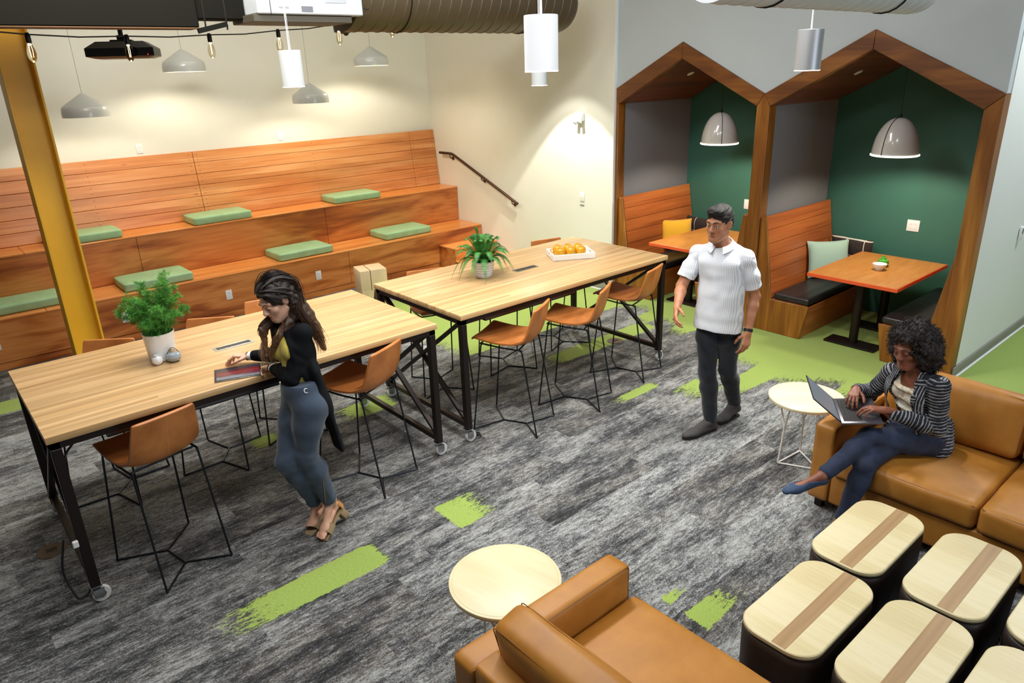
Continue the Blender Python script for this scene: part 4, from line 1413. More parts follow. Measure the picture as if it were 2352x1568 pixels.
def spiral_duct(name, label, y, z, R, x0, x1, mat, pitch=.115, dome=True):
    r = thing(name, label, 'duct', (0, 0, 0))
    seg, n = 40, int((x1 - x0) / pitch)
    bm = NB()
    prof = [(R, x0)]
    rings = []
    def ringx(x, rr):
        return [(x, y + rr * math.cos(2 * PI * k / seg), z + rr * math.sin(2 * PI * k / seg)) for k in range(seg)]
    for i in range(n):
        xa = x0 + (x1 - x0) * i / n
        xb = x0 + (x1 - x0) * (i + 1) / n
        rings += [ringx(xa + .0, R), ringx(xb - .016, R), ringx(xb - .010, R + .005), ringx(xb - .004, R + .005)]
    # slanted seams: shear rings so the seams run as a spiral
    sh = []
    for rg in rings:
        sh.append([(x + .05 * math.sin(math.atan2(zz - z, yy - y)), yy, zz) for x, yy, zz in rg])
    if dome:
        for a in range(1, 7):
            q = a / 6 * PI / 2
            sh.append([(x1 + R * .75 * math.sin(q), yy, zz) for _, yy, zz in ringx(x1, max(.02, R * math.cos(q) ** .7))])
    loft(bm, sh)
    obj('shell', bm, mat, r, 25)
    for k in (.2, .8):
        xx = x0 + (x1 - x0) * k
        bm = NB(); tube(bm, [(xx, y - R - .004, z)] + [(xx, y + (R + .007) * math.cos(a), z + (R + .007) * math.sin(a)) for a in [PI + PI * q / 12 for q in range(13)]] + [(xx, y + R + .004, z)], .005, 6)
        for sy in (-1, 1):
            tube(bm, [(xx, y + sy * (R + .006), z), (xx, y + sy * (R + .006), HZ)], .004, 6)
        obj('hanger', bm, BLACKM, r)
    return r
spiral_duct('spiral_duct', 'brown-grey spiral duct under the ceiling with rounded end', 6.0, 3.335, .285, 3.34, 5.80, DUCTM)
spiral_duct('spiral_duct', 'bright galvanised spiral duct at top right', 2.20, 3.135, .17, 3.2, 5.45, M_plain('galvanised_duct', 'D2D6DA', .45, .15))
pj = thing('projector', 'black projector hanging from ceiling at left', 'projector', ray_at(285, 118, 5.75), math.radians(-24))
bm = NB(); 
loft(bm, [[(a * .19, b * .15, -.055) for a, b in ((-1, -1), (1, -1), (1, 1), (-1, 1))], [(a * .245, b * .19, -.04) for a, b in ((-1, -1), (1, -1), (1, 1), (-1, 1))],
          [(a * .245, b * .19, .02) for a, b in ((-1, -1), (1, -1), (1, 1), (-1, 1))], [(a * .17, b * .13, .07) for a, b in ((-1, -1), (1, -1), (1, 1), (-1, 1))]])
obj('body', bm, BLACKP, pj)
bm = NB(); box(bm, (-.08, -.06, .07), (.08, .06, .085), .004, 1); box(bm, (-.03, -.03, .085), (.03, .03, .12), .004, 1); cyl(bm, (0, 0), .018, .12, 1.2, 12); obj('ceiling_mount', bm, BLACKM, pj)
bm = NB(); cyl2(bm, (.1, -.188, -.01), (.1, -.2, -.01), .035, 20); obj('lens', bm, M_plain('lens_glass', '0A0C12', .05), pj)
bm = NB(); sphere(bm, (.2, -.19, -.03), .004, 8); obj('status_light', bm, M_plain('red_led', 'FF3040', .4, emit='FF3040', es=3), pj)
cmr = thing('ceiling_camera', 'black ceiling camera puck behind the festoon string', 'camera', ray_at(787, 66, 6.9))
bm = NB(); lathe(bm, [(0, -.045), (.05, -.045), (.085, -.03), (.09, .02), (.085, .03), (0, .03)], 28); obj('body', bm, BLACKP, cmr)
bm = NB(); cyl(bm, (0, 0), .015, .03, 1.3, 10); obj('stem', bm, BLACKM, cmr)
bm = NB(); sphere(bm, (.02, -.02, -.035), .03, 14); obj('lens_dome', bm, M_plain('dome_glass', '14151A', .08), cmr)
# ================================================================ implicit-surface figure tools
V3 = lambda *a: np.array(a, float)
def unit(v):
    v = np.asarray(v, float)
    return v / np.linalg.norm(v)

class Field:
    def __init__(s, lo, hi, h):
        s.h = h
        s.lo = np.array(lo, float)
        s.n = np.ceil((np.array(hi) - s.lo) / h).astype(int) + 1
        s.D = np.full(s.n, 9.0, np.float32)
        s.ax = [s.lo[i] + h * np.arange(s.n[i]) for i in range(3)]
        s.caps = []
    def sub(s, lo, hi):
        a = np.clip(np.floor((np.asarray(lo) - s.lo) / s.h).astype(int), 0, s.n)
        b = np.clip(np.ceil((np.asarray(hi) - s.lo) / s.h).astype(int) + 1, 0, s.n)
        if np.any(b <= a):
            return None
        sl = tuple(slice(x, y) for x, y in zip(a, b))
        X = s.ax[0][sl[0]][:, None, None].astype(np.float32)
        Y = s.ax[1][sl[1]][None, :, None].astype(np.float32)
        Z = s.ax[2][sl[2]][None, None, :].astype(np.float32)
        return sl, X, Y, Z
    def put(s, sl, d, k, op='add'):
        A = s.D[sl]
        if op == 'add':
            if k > 0:
                m = np.maximum(k - np.abs(A - d), 0) / k
                s.D[sl] = np.minimum(A, d) - m * m * k * .25
            else:
                s.D[sl] = np.minimum(A, d)
        else:
            nd = -d
            if k > 0:
                m = np.maximum(k - np.abs(A - nd), 0) / k
                s.D[sl] = np.maximum(A, nd) + m * m * k * .25
            else:
                s.D[sl] = np.maximum(A, nd)
    def cap(s, a, b, ra, rb, k=.02, flat=None, f=1.0, op='add', rec=True):
        """tapered capsule; flat = axis squeezed by factor f"""
        a, b = np.asarray(a, float), np.asarray(b, float)
        m = max(ra, rb) * max(1, 1 / f if f < 1 else 1) + k + 3 * s.h
        m = max(ra, rb) + k + 3 * s.h
        q = s.sub(np.minimum(a, b) - m, np.maximum(a, b) + m)
        if q is None:
            return
        sl, X, Y, Z = q
        px, py, pz = X - a[0], Y - a[1], Z - a[2]
        d = b - a
        L2 = max(d @ d, 1e-9)
        t = np.clip((px * d[0] + py * d[1] + pz * d[2]) / L2, 0, 1)
        qx, qy, qz = px - t * d[0], py - t * d[1], pz - t * d[2]
        if flat is not None:
            n = unit(flat)
            c = (qx * n[0] + qy * n[1] + qz * n[2]) * (1 / f - 1)
            qx, qy, qz = qx + c * n[0], qy + c * n[1], qz + c * n[2]
        r = ra + (rb - ra) * t
        dist = np.sqrt(qx * qx + qy * qy + qz * qz) - r
        if flat is not None:
            dist = dist * (.5 + .5 * min(1, f))
        s.put(sl, dist, k, op)
        if rec and op == 'add':
            s.caps.append((a, b, max(ra, rb)))
    def ell(s, c, R, r, k=.02, op='add'):
        """ellipsoid: R = 3x3 rows are axes, r radii"""
        c = np.asarray(c, float)
        r = np.asarray(r, float)
        m = max(r) + k + 3 * s.h
        q = s.sub(c - m, c + m)
        if q is None:
            return
        sl, X, Y, Z = q
        px, py, pz = X - c[0], Y - c[1], Z - c[2]
        u = [px * A[0] + py * A[1] + pz * A[2] for A in np.asarray(R, float)]
        k0 = np.sqrt(sum((x / y) ** 2 for x, y in zip(u, r)))
        k1 = np.sqrt(sum((x / (y * y)) ** 2 for x, y in zip(u, r))) + 1e-9
        s.put(sl, k0 * (k0 - 1) / k1, k, op)
    def plane(s, p, n, k=0.0, lo=None, hi=None):
        """cut away the side n points to"""
        lo = s.lo if lo is None else lo
        hi = s.lo + s.n * s.h if hi is None else hi
        q = s.sub(lo, hi)
        sl, X, Y, Z = q
        n = unit(n)
        d = (X - p[0]) * n[0] + (Y - p[1]) * n[1] + (Z - p[2]) * n[2]
        s.put(sl, -(d + 0 * s.D[sl]), k, 'sub')
    def folds(s, amp, freq, seed=0, p=None, rad=None):
        rn = np.random.RandomState(seed)
        q = s.sub(s.lo, s.lo + s.n * s.h) if p is None else s.sub(np.asarray(p) - rad, np.asarray(p) + rad)
        sl, X, Y, Z = q
        w = 0
        for _ in range(3):
            a = rn.normal(size=3); a /= np.linalg.norm(a)
            b = rn.normal(size=3); b /= np.linalg.norm(b)
            w = w + np.sin(freq * (a[0] * X + a[1] * Y + a[2] * Z) + 2.2 * np.sin(freq * .45 * (b[0] * X + b[1] * Y + b[2] * Z)) + rn.uniform(0, 6))
        if p is not None:
            g = np.exp(-(((X - p[0]) ** 2 + (Y - p[1]) ** 2 + (Z - p[2]) ** 2) / (rad * .5) ** 2))
            w = w * g
        s.D[sl] = s.D[sl] + (amp / 2 * w).astype(np.float32)
    def surf(s, p, d, n=400, st=.001):
        p, d = np.asarray(p, float), unit(d)
        for i in range(n):
            q = p + d * st * i
            ix = np.round((q - s.lo) / s.h).astype(int)
            if np.all(ix >= 0) and np.all(ix < s.n) and s.D[tuple(ix)] < .001:
                return q
        return p
    def pix(s, px, py, d0=3.0, off=0.0):
        """first surface point met along the sight line of a photo point"""
        d = np.array(fw + rt * ((px - 1176) / CAM_F) - up * ((py - 784) / CAM_F))
        q = s.surf(V3(0, 0, CAM_H) + d * d0, d, 4000)
        return q - unit(d) * off
    def mesh(s):
        D, h = s.D, s.h
        S = D < 0
        nx, ny, nz = D.shape
        cs = np.zeros((nx - 1, ny - 1, nz - 1), np.int8)
        for i in (0, 1):
            for j in (0, 1):
                for k in (0, 1):
                    cs += S[i:nx - 1 + i, j:ny - 1 + j, k:nz - 1 + k]
        I = np.argwhere((cs > 0) & (cs < 8))
        N = len(I)
        acc = np.zeros((N, 3)); cnt = np.zeros(N)
        cor = [(i, j, k) for i in (0, 1) for j in (0, 1) for k in (0, 1)]
        val = {c: D[I[:, 0] + c[0], I[:, 1] + c[1], I[:, 2] + c[2]] for c in cor}
        for a in cor:
            for ax in range(3):
                if a[ax] == 0:
                    b = list(a); b[ax] = 1; b = tuple(b)
                    va, vb = val[a], val[b]
                    m = (va < 0) != (vb < 0)
                    t = np.where(m, va / np.where(m, va - vb, 1), 0)
                    p = np.array(a, float)[None] + t[:, None] * (np.array(b) - np.array(a))[None]
                    acc[m] += p[m]; cnt[m] += 1
        co = s.lo + h * (I + acc / cnt[:, None])
        idx = np.full(cs.shape, -1, np.int32)
        idx[I[:, 0], I[:, 1], I[:, 2]] = np.arange(N)
        F = []
        for ax in range(3):
            o1, o2 = [(1, 2), (2, 0), (0, 1)][ax]
            A = [slice(None)] * 3; B = [slice(None)] * 3
            A[ax] = slice(0, -1); B[ax] = slice(1, None)
            sa, sb = S[tuple(A)], S[tuple(B)]
            E = np.argwhere(sa != sb)
            fl = sa[E[:, 0], E[:, 1], E[:, 2]]
            ok = (E[:, o1] > 0) & (E[:, o2] > 0) & (E[:, o1] < cs.shape[o1]) & (E[:, o2] < cs.shape[o2])
            E, fl = E[ok], fl[ok]
            q = []
            for d1, d2 in ((-1, -1), (0, -1), (0, 0), (-1, 0)):
                e = E.copy(); e[:, o1] += d1; e[:, o2] += d2
                q.append(idx[e[:, 0], e[:, 1], e[:, 2]])
            q = np.stack(q, 1)
            q[~fl] = q[~fl][:, ::-1]
            F.append(q[(q >= 0).all(1)])
        return co, np.concatenate(F)
    def obj(s, name, mat, parent, along=False, off=None, drop=True):
        co, F = s.mesh()
        if drop:      # keep only pieces of real size
            par = np.arange(len(co))
            e = np.concatenate([F[:, [0, 1]], F[:, [1, 2]], F[:, [2, 3]]])
            for _ in range(60):
                m = np.minimum(par[e[:, 0]], par[e[:, 1]])
                old = par.copy()
                np.minimum.at(par, e[:, 0], m); np.minimum.at(par, e[:, 1], m)
                par = par[par]
                if (par == old).all():
                    break
            u, inv, c = np.unique(par, return_inverse=True, return_counts=True)
            keep = c[inv] > max(60, .01 * len(co))
            mp = np.cumsum(keep) - 1
            F = mp[F[keep[F].all(1)]]
            co = co[keep]
        me = bpy.data.meshes.new(name)
        me.from_pydata(co.tolist(), [], F.tolist())
        me.polygons.foreach_set('use_smooth', [True] * len(me.polygons))
        if along:
            best = np.full(len(co), 9e9); al = np.zeros(len(co))
            base = 0.0
            for a, b, r in s.caps:
                d = b - a; L = np.linalg.norm(d)
                if L < .03:
                    continue
                t = ((co - a) @ d) / (L * L)
                tc = np.clip(t, 0, 1)
                ds = np.linalg.norm(co - (a + tc[:, None] * d), axis=1) - r
                m = ds < best
                best[m] = ds[m]; al[m] = (t[m] * L) + (a[2] * 3.7 % 1)
            at = me.attributes.new('along', 'FLOAT', 'POINT')
            at.data.foreach_set('value', al.astype(np.float32))
        me.materials.append(mat)
        o = bpy.data.objects.new(name, me)
        COL.objects.link(o)
        if parent is not None:
            o.parent = parent
            o.location = -parent.location
        return o

def wpart(name, bm, mat, parent, angle=60):
    o = obj(name, bm, mat, parent, angle)
    o.location = -root_of(o).location if root_of(o) is parent else (0, 0, 0)
    return o
def root_of(o):
    while o.parent is not None:
        o = o.parent
    return o

def frame(fwd, upv):
    F = unit(fwd); U = unit(np.asarray(upv, float) - F * (np.asarray(upv, float) @ F)); R = np.cross(F, U)
    return R, F, U          # right, forward, up

def head_prims(f, c, fr, s=1.0, male=False):
    R, F, U = fr
    P = lambda r, q, u: c + s * (r * R + q * F + u * U)
    ax = (R, F, U)
    f.ell(P(0, -.012, .035), ax, (.073 * s, .093 * s, .085 * s), .01)
    f.ell(P(0, .028, -.03), ax, (.060 * s, .064 * s, .078 * s), .03)
    f.ell(P(0, .040, -.068), ax, ((.050 if male else .044) * s, .050 * s, .045 * s), .025)
    f.ell(P(0, .074, -.096), ax, ((.024 if male else .018) * s, .018 * s, .017 * s), .025)
    for sd in (-1, 1):
        f.cap(P(sd * .056, -.005, -.055), P(sd * .02, .07, -.097), .020 * s, .016 * s, .025)
        f.ell(P(sd * .042, .062, -.022), ax, (.020 * s, .018 * s, .018 * s), .022)      # cheek
        f.cap(P(sd * .012, .086, .026), P(sd * .045, .070, .028), .011 * s, .010 * s, .016)   # brow
        f.ell(P(sd * .031, .098, .006), ax, (.018 * s, .014 * s, .011 * s), .012, 'sub')     # socket
        f.ell(P(sd * .031, .078, .005), ax, (.015 * s, .013 * s, .0125 * s), .004)         # lid
        f.ell(P(sd * .012, .100, -.029), ax, (.008 * s, .010 * s, .0075 * s), .006)        # nostril wing
        f.ell(P(sd * .074, -.012, -.004), (unit(R * .9 + F * .35 * sd), unit(F - .3 * sd * R), U), (.011 * s, .020 * s, .031 * s), .006)
        f.ell(P(sd * .084, -.006, .0), ax, (.006 * s, .010 * s, .016 * s), .004, 'sub')
    f.cap(P(0, .086, .016), P(0, .108, -.022), .0085 * s, .0115 * s, .010)
    f.ell(P(0, .110, -.027), ax, (.010 * s, .010 * s, .009 * s), .006)
    f.cap(P(-.018, .084, -.060), P(.018, .084, -.060), .0075 * s, .0075 * s, .008, U, .9)
    f.cap(P(-.014, .083, -.071), P(.014, .083, -.071), .0075 * s, .0075 * s, .008, U, .9)

def face_parts(parent, c, fr, s, lipc, browc, iris, closed=False, male=False):
    R, F, U = fr
    P = lambda r, q, u: Vector(c + s * (r * R + q * F + u * U))
    bm = NB()
    pts = [P(x, .0935 - abs(x) * abs(x) * 14, -.0595 - .12 * abs(x)) for x in (-.025, -.016, -.006, 0, .006, .016, .025)]
    tube(bm, pts, [.001, .0035, .0048, .0042, .0048, .0035, .001], 8)
    pts = [P(x, .0925 - abs(x) * abs(x) * 14, -.0695 + .16 * abs(x)) for x in (-.023, -.015, -.006, 0, .006, .015, .023)]
    tube(bm, pts, [.001, .0042, .0056, .0056, .0056, .0042, .001], 8)
    wpart('lips', bm, lipc, parent)
    for sd in (-1, 1):
        bm = NB()
        pts = [P(sd * x, q, u) for x, q, u in ((.013, .0965, .028), (.022, .0955, .0325), (.034, .090, .0345), (.047, .079, .029))]
        tube(bm, pts, [.003, .0035, .003, .0012] if male else [.0022, .0028, .0024, .001], 6)
        wpart('eyebrow', bm, browc, parent)
        bm = NB()
        if closed:
            pts = [P(sd * x, q, u) for x, q, u in ((.0175, .0895, .000), (.024, .0925, -.0045), (.031, .0930, -.0058), (.039, .0895, -.0045), (.046, .0835, .001))]
            tube(bm, pts, [.001, .0018, .0022, .0020, .0012], 6)
            wpart('eyelash', bm, browc, parent)
        else:
            sphere(bm, P(sd * .031, .0792, .003), .0128 * s, 14)
            e = wpart('eye', bm, EYEW, parent)
            bm = NB(); sphere(bm, P(sd * .031 - .002, .0886, .0015), .0052 * s, 10); wpart('iris', bm, iris, e)
            bm = NB()
            pts = [P(sd * x, q, u) for x, q, u in ((.018, .088, .007), (.025, .0925, .0095), (.033, .0925, .0098), (.041, .088, .0075), (.046, .083, .003))]
            tube(bm, pts, [.001, .0016, .0018, .0016, .001], 6)
            wpart('eyelash', bm, browc, parent)

def hand_prims(f, W, d, n, thumb, curl, s=1.0, spread=.0, tcurl=.4, k=.006):
    """W wrist, d finger direction, n palm-facing normal, thumb side sign along cross(n,d); curl: per finger 3 bends"""
    d = unit(d); n = unit(n - d * (np.asarray(n) @ d))
    sd = np.cross(n, d) * thumb
    P = lambda a, b, c: W + s * (a * d + b * sd + c * n)
    offs = [.027, .009, -.010, -.027]
    base = [.088, .092, .088, .079]
    lens = [(.040, .024, .020), (.044, .028, .021), (.041, .026, .020), (.032, .020, .018)]
    rr = [.0088, .0090, .0085, .0076]
    for o, b in zip(offs, base):
        f.cap(P(.012, o * .55, 0), P(b, o, -.002), .0135 * s, .0105 * s, .012)
    f.cap(P(.03, .016, .006), P(.055, .012, .006), .014 * s, .012 * s, .012)
    f.cap(P(.02, -.016, .005), P(.06, -.02, .004), .012 * s, .010 * s, .012)
    f.cap(P(-.03, 0, 0), P(.015, 0, 0), .024 * s, .023 * s, .014, n, .68)
    tips = []
    for i in range(4):
        p = P(base[i], offs[i], -.002)
        ang = 0.0
        fan = spread * (1.5 - i) * .5
        for j in range(3):
            ang += curl[i][j]
            dr = math.cos(ang) * (d * math.cos(fan) + sd * math.sin(fan)) + math.sin(ang) * n
            q = p + s * lens[i][j] * dr
            f.cap(p, q, rr[i] * s * (1 - .07 * j), rr[i] * s * (.94 - .08 * j), k * .6)
            p = q
        tips.append(p)
    p = P(.022, .024, .006)
    t1 = unit(d * .62 + sd * .72 + n * .25)
    t2 = unit(d * .85 + sd * (.5 - .4 * tcurl) + n * (.25 + .5 * tcurl))
    t3 = unit(d * .92 + sd * (.3 - .6 * tcurl) + n * (.2 + .7 * tcurl))
    for dr, L, ra, rb in ((t1, .040, .0145, .0108), (t2, .030, .0105, .0098), (t3, .026, .0098, .0080)):
        q = p + s * L * dr
        f.cap(p, q, ra * s, rb * s, .006)
        p = q
    tips.append(p)
    return tips

def arm_prims(f, sh, el, wr, s=1.0, off=0.0, upto=1.0, k=.02):
    f.cap(sh, el, .047 * s + off, .037 * s + off, k)
    m = el + (wr - el) * .28
    f.cap(el, m, .036 * s + off, .038 * s + off, k)
    e = el + (wr - el) * upto
    f.cap(m, e, .038 * s + off, (.038 + (.025 - .038) * ((upto - .28) / .72)) * s + off, k)

def leg_prims(f, hip, kn, an, s=1.0, off=0.0, back=None, upto=1.0, k=.03, shin_off=None):
    so = off if shin_off is None else shin_off
    m = hip + (kn - hip) * .35
    f.cap(hip, m, .088 * s + off, .080 * s + off, k)
    f.cap(m, kn, .080 * s + off, .053 * s + (off + so) / 2, k)
    d = an - kn
    b = np.zeros(3) if back is None else unit(back) * .012
    c = kn + d * .3 + b
    f.cap(kn, c, .052 * s + (off + so) / 2, .054 * s + so, k)
    e = kn + d * upto
    f.cap(c, e, .054 * s + so, (.054 + (.034 - .054) * max(0, (upto - .3) / .7)) * s + so, k)

def torso_prims(f, pel, neck, shL, shR, pf, cf, s=1.0, off=0.0, female=True, k=.04, waist=1.0, shr=None):
    """pf, cf: pelvis and chest frames (right, forward, up)"""
    hw = .135 if female else .135
    f.ell(pel + .01 * pf[2], pf, ((hw + .012) * s + off, .098 * s + off, .105 * s + off), k)
    for sd in (-1, 1):
        f.ell(pel + s * (sd * .066 * pf[0] - .05 * pf[1] - .045 * pf[2]), pf, (.078 * s + off, .074 * s + off, .082 * s + off), k)
    w = pel + (neck - pel) * .42
    mid = [unit(pf[i] + cf[i]) for i in range(3)]
    f.ell(w, mid, ((.112 if female else .135) * s * waist + off, (.084 if female else .1) * s * waist + off, .125 * s + off), k)
    c = pel + (neck - pel) * .70
    f.ell(c + .005 * cf[1], cf, ((.132 if female else .16) * s + off, (.098 if female else .112) * s + off, .14 * s + off), k)
    u = pel + (neck - pel) * .88
    f.ell(u - .01 * cf[1], cf, ((.125 if female else .155) * s + off, .078 * s + off, .075 * s + off), k)
    if female:
        for sd in (-1, 1):
            f.ell(c + s * (sd * .062 * cf[0] + .075 * cf[1] + .015 * cf[2]), cf, (.055 * s + off, .05 * s + off, .056 * s + off), .03)
    else:
        for sd in (-1, 1):
            f.ell(c + s * (sd * .07 * cf[0] + .065 * cf[1] + .04 * cf[2]), cf, (.075 * s + off, .05 * s + off, .06 * s + off), .03)
    q = (.84 if female else 1.0) if shr is None else shr
    for sh in (shL, shR):
        f.cap(neck - .03 * cf[2], sh, .045 * s * q + off, .047 * s * q + off, .03)
        f.ell(sh, cf, (.054 * s * q + off, .052 * s * q + off, .054 * s * q + off), .02)

def neck_hole(f, neck, cf, r=.060, fwd=.03, drop=.012):
    a = neck - drop * cf[2] + .012 * cf[1]
    f.cap(a, a + .16 * cf[2] + .16 * fwd * 4 * cf[1], r, r + .03, .012, None, 1.0, 'sub')

def neck_prims(f, neck, head, fr, s=1.0, male=False):
    R, F, U = fr
    top = head - .07 * U * s - .012 * F
    f.cap(neck - .02 * U, top, (.058 if male else .050) * s, (.054 if male else .046) * s, .03)

def foot_prims(f, an, toe, upv, s=1.0, off=0.0, heel=None):
    d = unit(toe - an)
    h = heel if heel is not None else an + V3(0, 0, -.06) - .03 * unit(V3(d[0], d[1], 0))
    ball = h + (toe - h) * .70
    f.cap(an, h + V3(0, 0, .012), .034 * s + off, .028 * s + off, .02)
    f.cap(h + V3(0, 0, .008), ball, .028 * s + off, .034 * s + off, .02, upv, .72)
    f.cap(an + .02 * d, ball, .030 * s + off, .022 * s + off, .025)
    f.cap(ball, toe - .018 * unit(toe - h), .034 * s + off, .026 * s + off, .02, upv, .62)

# ---------------------------------------------------------------- figure materials
def M_skin(name, c1, c2):
    t = NT(name)
    v = t.coord()
    t.p(Base_Color=t.mix(t.ramp(t.noise(v, 18, 4), [(.35, 0.0), (.65, 1.0)]), c1, c2), Roughness=.48)
    t.b.inputs['Subsurface Weight'].default_value = .12
    t.b.inputs['Subsurface Radius'].default_value = (.012, .005, .003)
    t.b.inputs['Subsurface Scale'].default_value = .5
    return t.m
EYEW = M_plain('eye_white', 'E6E2DC', .2)
IRIS = M_plain('brown_iris', '2A1710', .15)
BROWD = M_plain('dark_brow_hair', '1E1410', .7)
def M_hair(name, stops, rough=.45, zr=None, freq=220):
    t = NT(name)
    tc = t.n('TexCoord')
    mp = t.n('Mapping'); mp.inputs['Scale'].default_value = (freq, freq, freq * .07)
    t.t.links.new(tc.outputs['Object'], mp.inputs[0])
    n1 = t.noise(mp.outputs[0], 1.0, 3)
    if zr:
        sp = t.n('SeparateXYZ'); t.t.links.new(tc.outputs['Object'], sp.inputs[0])
        g = t.math('DIVIDE', t.math('SUBTRACT', zr[1], sp.outputs[2]), zr[1] - zr[0])
        g = t.math('ADD', g, t.math('MULTIPLY_ADD', n1, .7, -.35), clamp=True)
    else:
        g = n1
    t.p(Base_Color=t.ramp(g, stops), Roughness=rough)
    t.bump(n1, .4, .003)
    return t.m
def M_cloth(name, c1, c2, sc=600, rough=.85, weave=None):
    return M_fabric(name, c1, c2, sc, rough, .25)

# ================================================================ woman standing at the near table
def build_standing():
    pel, neck, head = V3(1.515, 3.705, .945), V3(1.548, 3.80, 1.365), V3(1.494, 3.822, 1.528)
    shL, shR = V3(1.560, 3.675, 1.345), V3(1.530, 3.930, 1.338)
    elL, wrL = V3(1.452, 3.675, 1.098), V3(1.432, 3.885, 1.108)
    elR, wrR = V3(1.554, 4.045, 1.112), V3(1.408, 4.188, 1.100)
    hipL, hipR = pel + V3(-.005, -.085, -.03), pel + V3(.0, .08, -.03)
    knL, anL, toeL = V3(1.468, 3.672, .585), V3(1.590, 3.705, .205), V3(1.462, 3.632, .028)
    knR, anR, toeR = V3(1.372, 3.742, .560), V3(1.535, 3.800, .170), V3(1.432, 3.748, .026)
    cf = frame(V3(-.93, -.26, -.22), neck - pel)
    pf = frame(V3(-.98, .10, -.05), V3(.02, .06, 1))
    hf = frame(V3(-.90, -.14, -.46), V3(-.45, -.02, .89))
    r = thing('person', 'standing woman in black cardigan, yellow top and slate joggers leaning on table', 'person', (1.5, 3.7, 0))
    SK = M_skin('fair_skin', 'D9A488', 'E6B79C')
    lo, hi = V3(1.05, 3.45, -.01), V3(1.85, 4.40, 1.72)
    f = Field(lo, hi, .004)
    torso_prims(f, pel, neck, shL, shR, pf, cf, .94, -.008)
    neck_prims(f, neck, head, hf, .92)
    head_prims(f, head, hf, .96)
    for a in ((shL, elL, wrL), (shR, elR, wrR)):
        arm_prims(f, *a, .86)
    leg_prims(f, hipL, knL, anL, .88, -.006, V3(1, 0, 0)); leg_prims(f, hipR, knR, anR, .88, -.006, V3(1, 0, 0))
    hL = V3(1.628, 3.72, .135); hR = V3(1.600, 3.845, .105)
    foot_prims(f, anL, toeL, V3(-.75, -.2, .6), .86, 0, hL); foot_prims(f, anR, toeR, V3(-.2, -.1, .95), .86, 0, hR)
    for t_, h_ in ((toeL, hL), (toeR, hR)):      # toes
        d = unit(t_ - h_); sdv = unit(np.cross(d, V3(0, 0, 1)))
        for q in range(5):
            b = t_ - d * .030 + sdv * (q - 2) * .0125
            f.cap(b, b + d * (.034 - .003 * abs(q - 1)), .0085, .0070, .004)
    # near (left) hand resting half closed, far (right) hand relaxed over the table with dropped fingers
    hand_prims(f, wrL, V3(-.10, .93, -.30), V3(-.35, -.25, -1), 1, [(.55, .9, .6), (.6, .95, .6), (.65, 1.0, .6), (.7, 1.0, .6)], .88, .1, .5)
    hand_prims(f, wrR, V3(-.80, .52, .10), V3(.15, -.25, -1), -1, [(.62, .35, .2), (.75, .45, .25), (.80, .45, .25), (.82, .45, .25)], .90, .15, .3)
    body = f.obj('body', SK, r)
    face_parts(body, head, hf, .96, M_plain('rose_lips', 'B0645E', .4), M_plain('brown_brow', '4A3022', .7), IRIS, True)
    # yellow top
    f = Field(V3(1.2, 3.5, .85), V3(1.75, 4.05, 1.45), .0045)
    torso_prims(f, pel, neck, shL, shR, pf, cf, .94, -.001, True, .03)
    f.plane(pel + .085 * pf[2], -pf[2])
    neck_hole(f, neck, cf, .064, .05, .02)
    f.plane(neck + .03 * cf[2], cf[2])
    for sd, sh in ((-1, shL), (1, shR)):
        f.plane(sh - sd * .028 * cf[0], sd * cf[0], .01)
    f.folds(.0018, 55, 3)
    f.obj('yellow_top', M_cloth('yellow_jersey', 'D8C452', 'E2D066', 500, .8), r)
    # joggers
    f = Field(V3(1.2, 3.45, .1), V3(1.8, 4.0, 1.12), .0045)
    f.ell(pel + .01 * pf[2], pf, (.147, .104, .118), .03)
    for sd in (-1, 1):
        f.ell(pel + sd * .062 * pf[0] - .055 * pf[1] - .05 * pf[2], pf, (.082, .078, .088), .04)
    f.ell(pel + .085 * pf[2], pf, (.126, .098, .06), .04)
    f.cap(pel + .07 * pf[2], pel + .16 * pf[2], .118, .108, .04, pf[1], .80)
    leg_prims(f, hipL, knL, anL, .93, .010, V3(1, 0, 0), .93, .035, .017)
    leg_prims(f, hipR, knR, anR, .93, .010, V3(1, 0, 0), .93, .035, .017)
    for kn, an in ((knL, anL), (knR, anR)):
        e = kn + (an - kn) * .93
        d = unit(an - kn)
        f.cap(e - d * .03, e + d * .0, .041, .039, .008)
    f.plane(pel + .112 * pf[2], pf[2])
    f.folds(.0022, 38, 8)
    for q, rad, sd in ((knL, .16, 1), (knR, .16, 2), (knL + (anL - knL) * .85, .12, 3), (knR + (anR - knR) * .85, .12, 4), (pel - .1 * pf[2] + .06 * pf[1], .15, 5)):
        f.folds(.0055, 75, 20 + sd, q, rad)
    jf = f
    SL = M_cloth('slate_jersey', '3A4656', '465365', 500, .85)
    j = f.obj('joggers', SL, r)
    bm = NB()
    d = unit(anL - knL)
    zp = [Vector(jf.pix(742 + q * 6, 1105 + 48 * q, 3.2, .001)) for q in (0, .25, .5, .75, 1.0)]
    tube(bm, zp, .0028, 6); wpart('zip', bm, M_plain('brass_zip', 'B59A62', .35, .8), j)
    # small crescent emblem on the hip pocket
    bm = NB()
    c = jf.pix(704, 897, 3.2, .001)
    ex, ez = unit(V3(.85, -.35, 0)), V3(.05, .15, 1)
    ar = [c + .013 * (math.cos(a) * ex + math.sin(a) * ez) for a in [math.radians(50 + 260 * k / 14) for k in range(15)]]
    tube(bm, [Vector(p) for p in ar], [.0006 + .003 * math.sin(PI * k / 14) for k in range(15)], 6); wpart('emblem', bm, M_plain('white_print', 'E8EAEC', .5), j)
    # cardigan: sleeves, back and two front panels, open at the front
    f = Field(V3(1.2, 3.45, .5), V3(1.86, 4.3, 1.46), .0045)
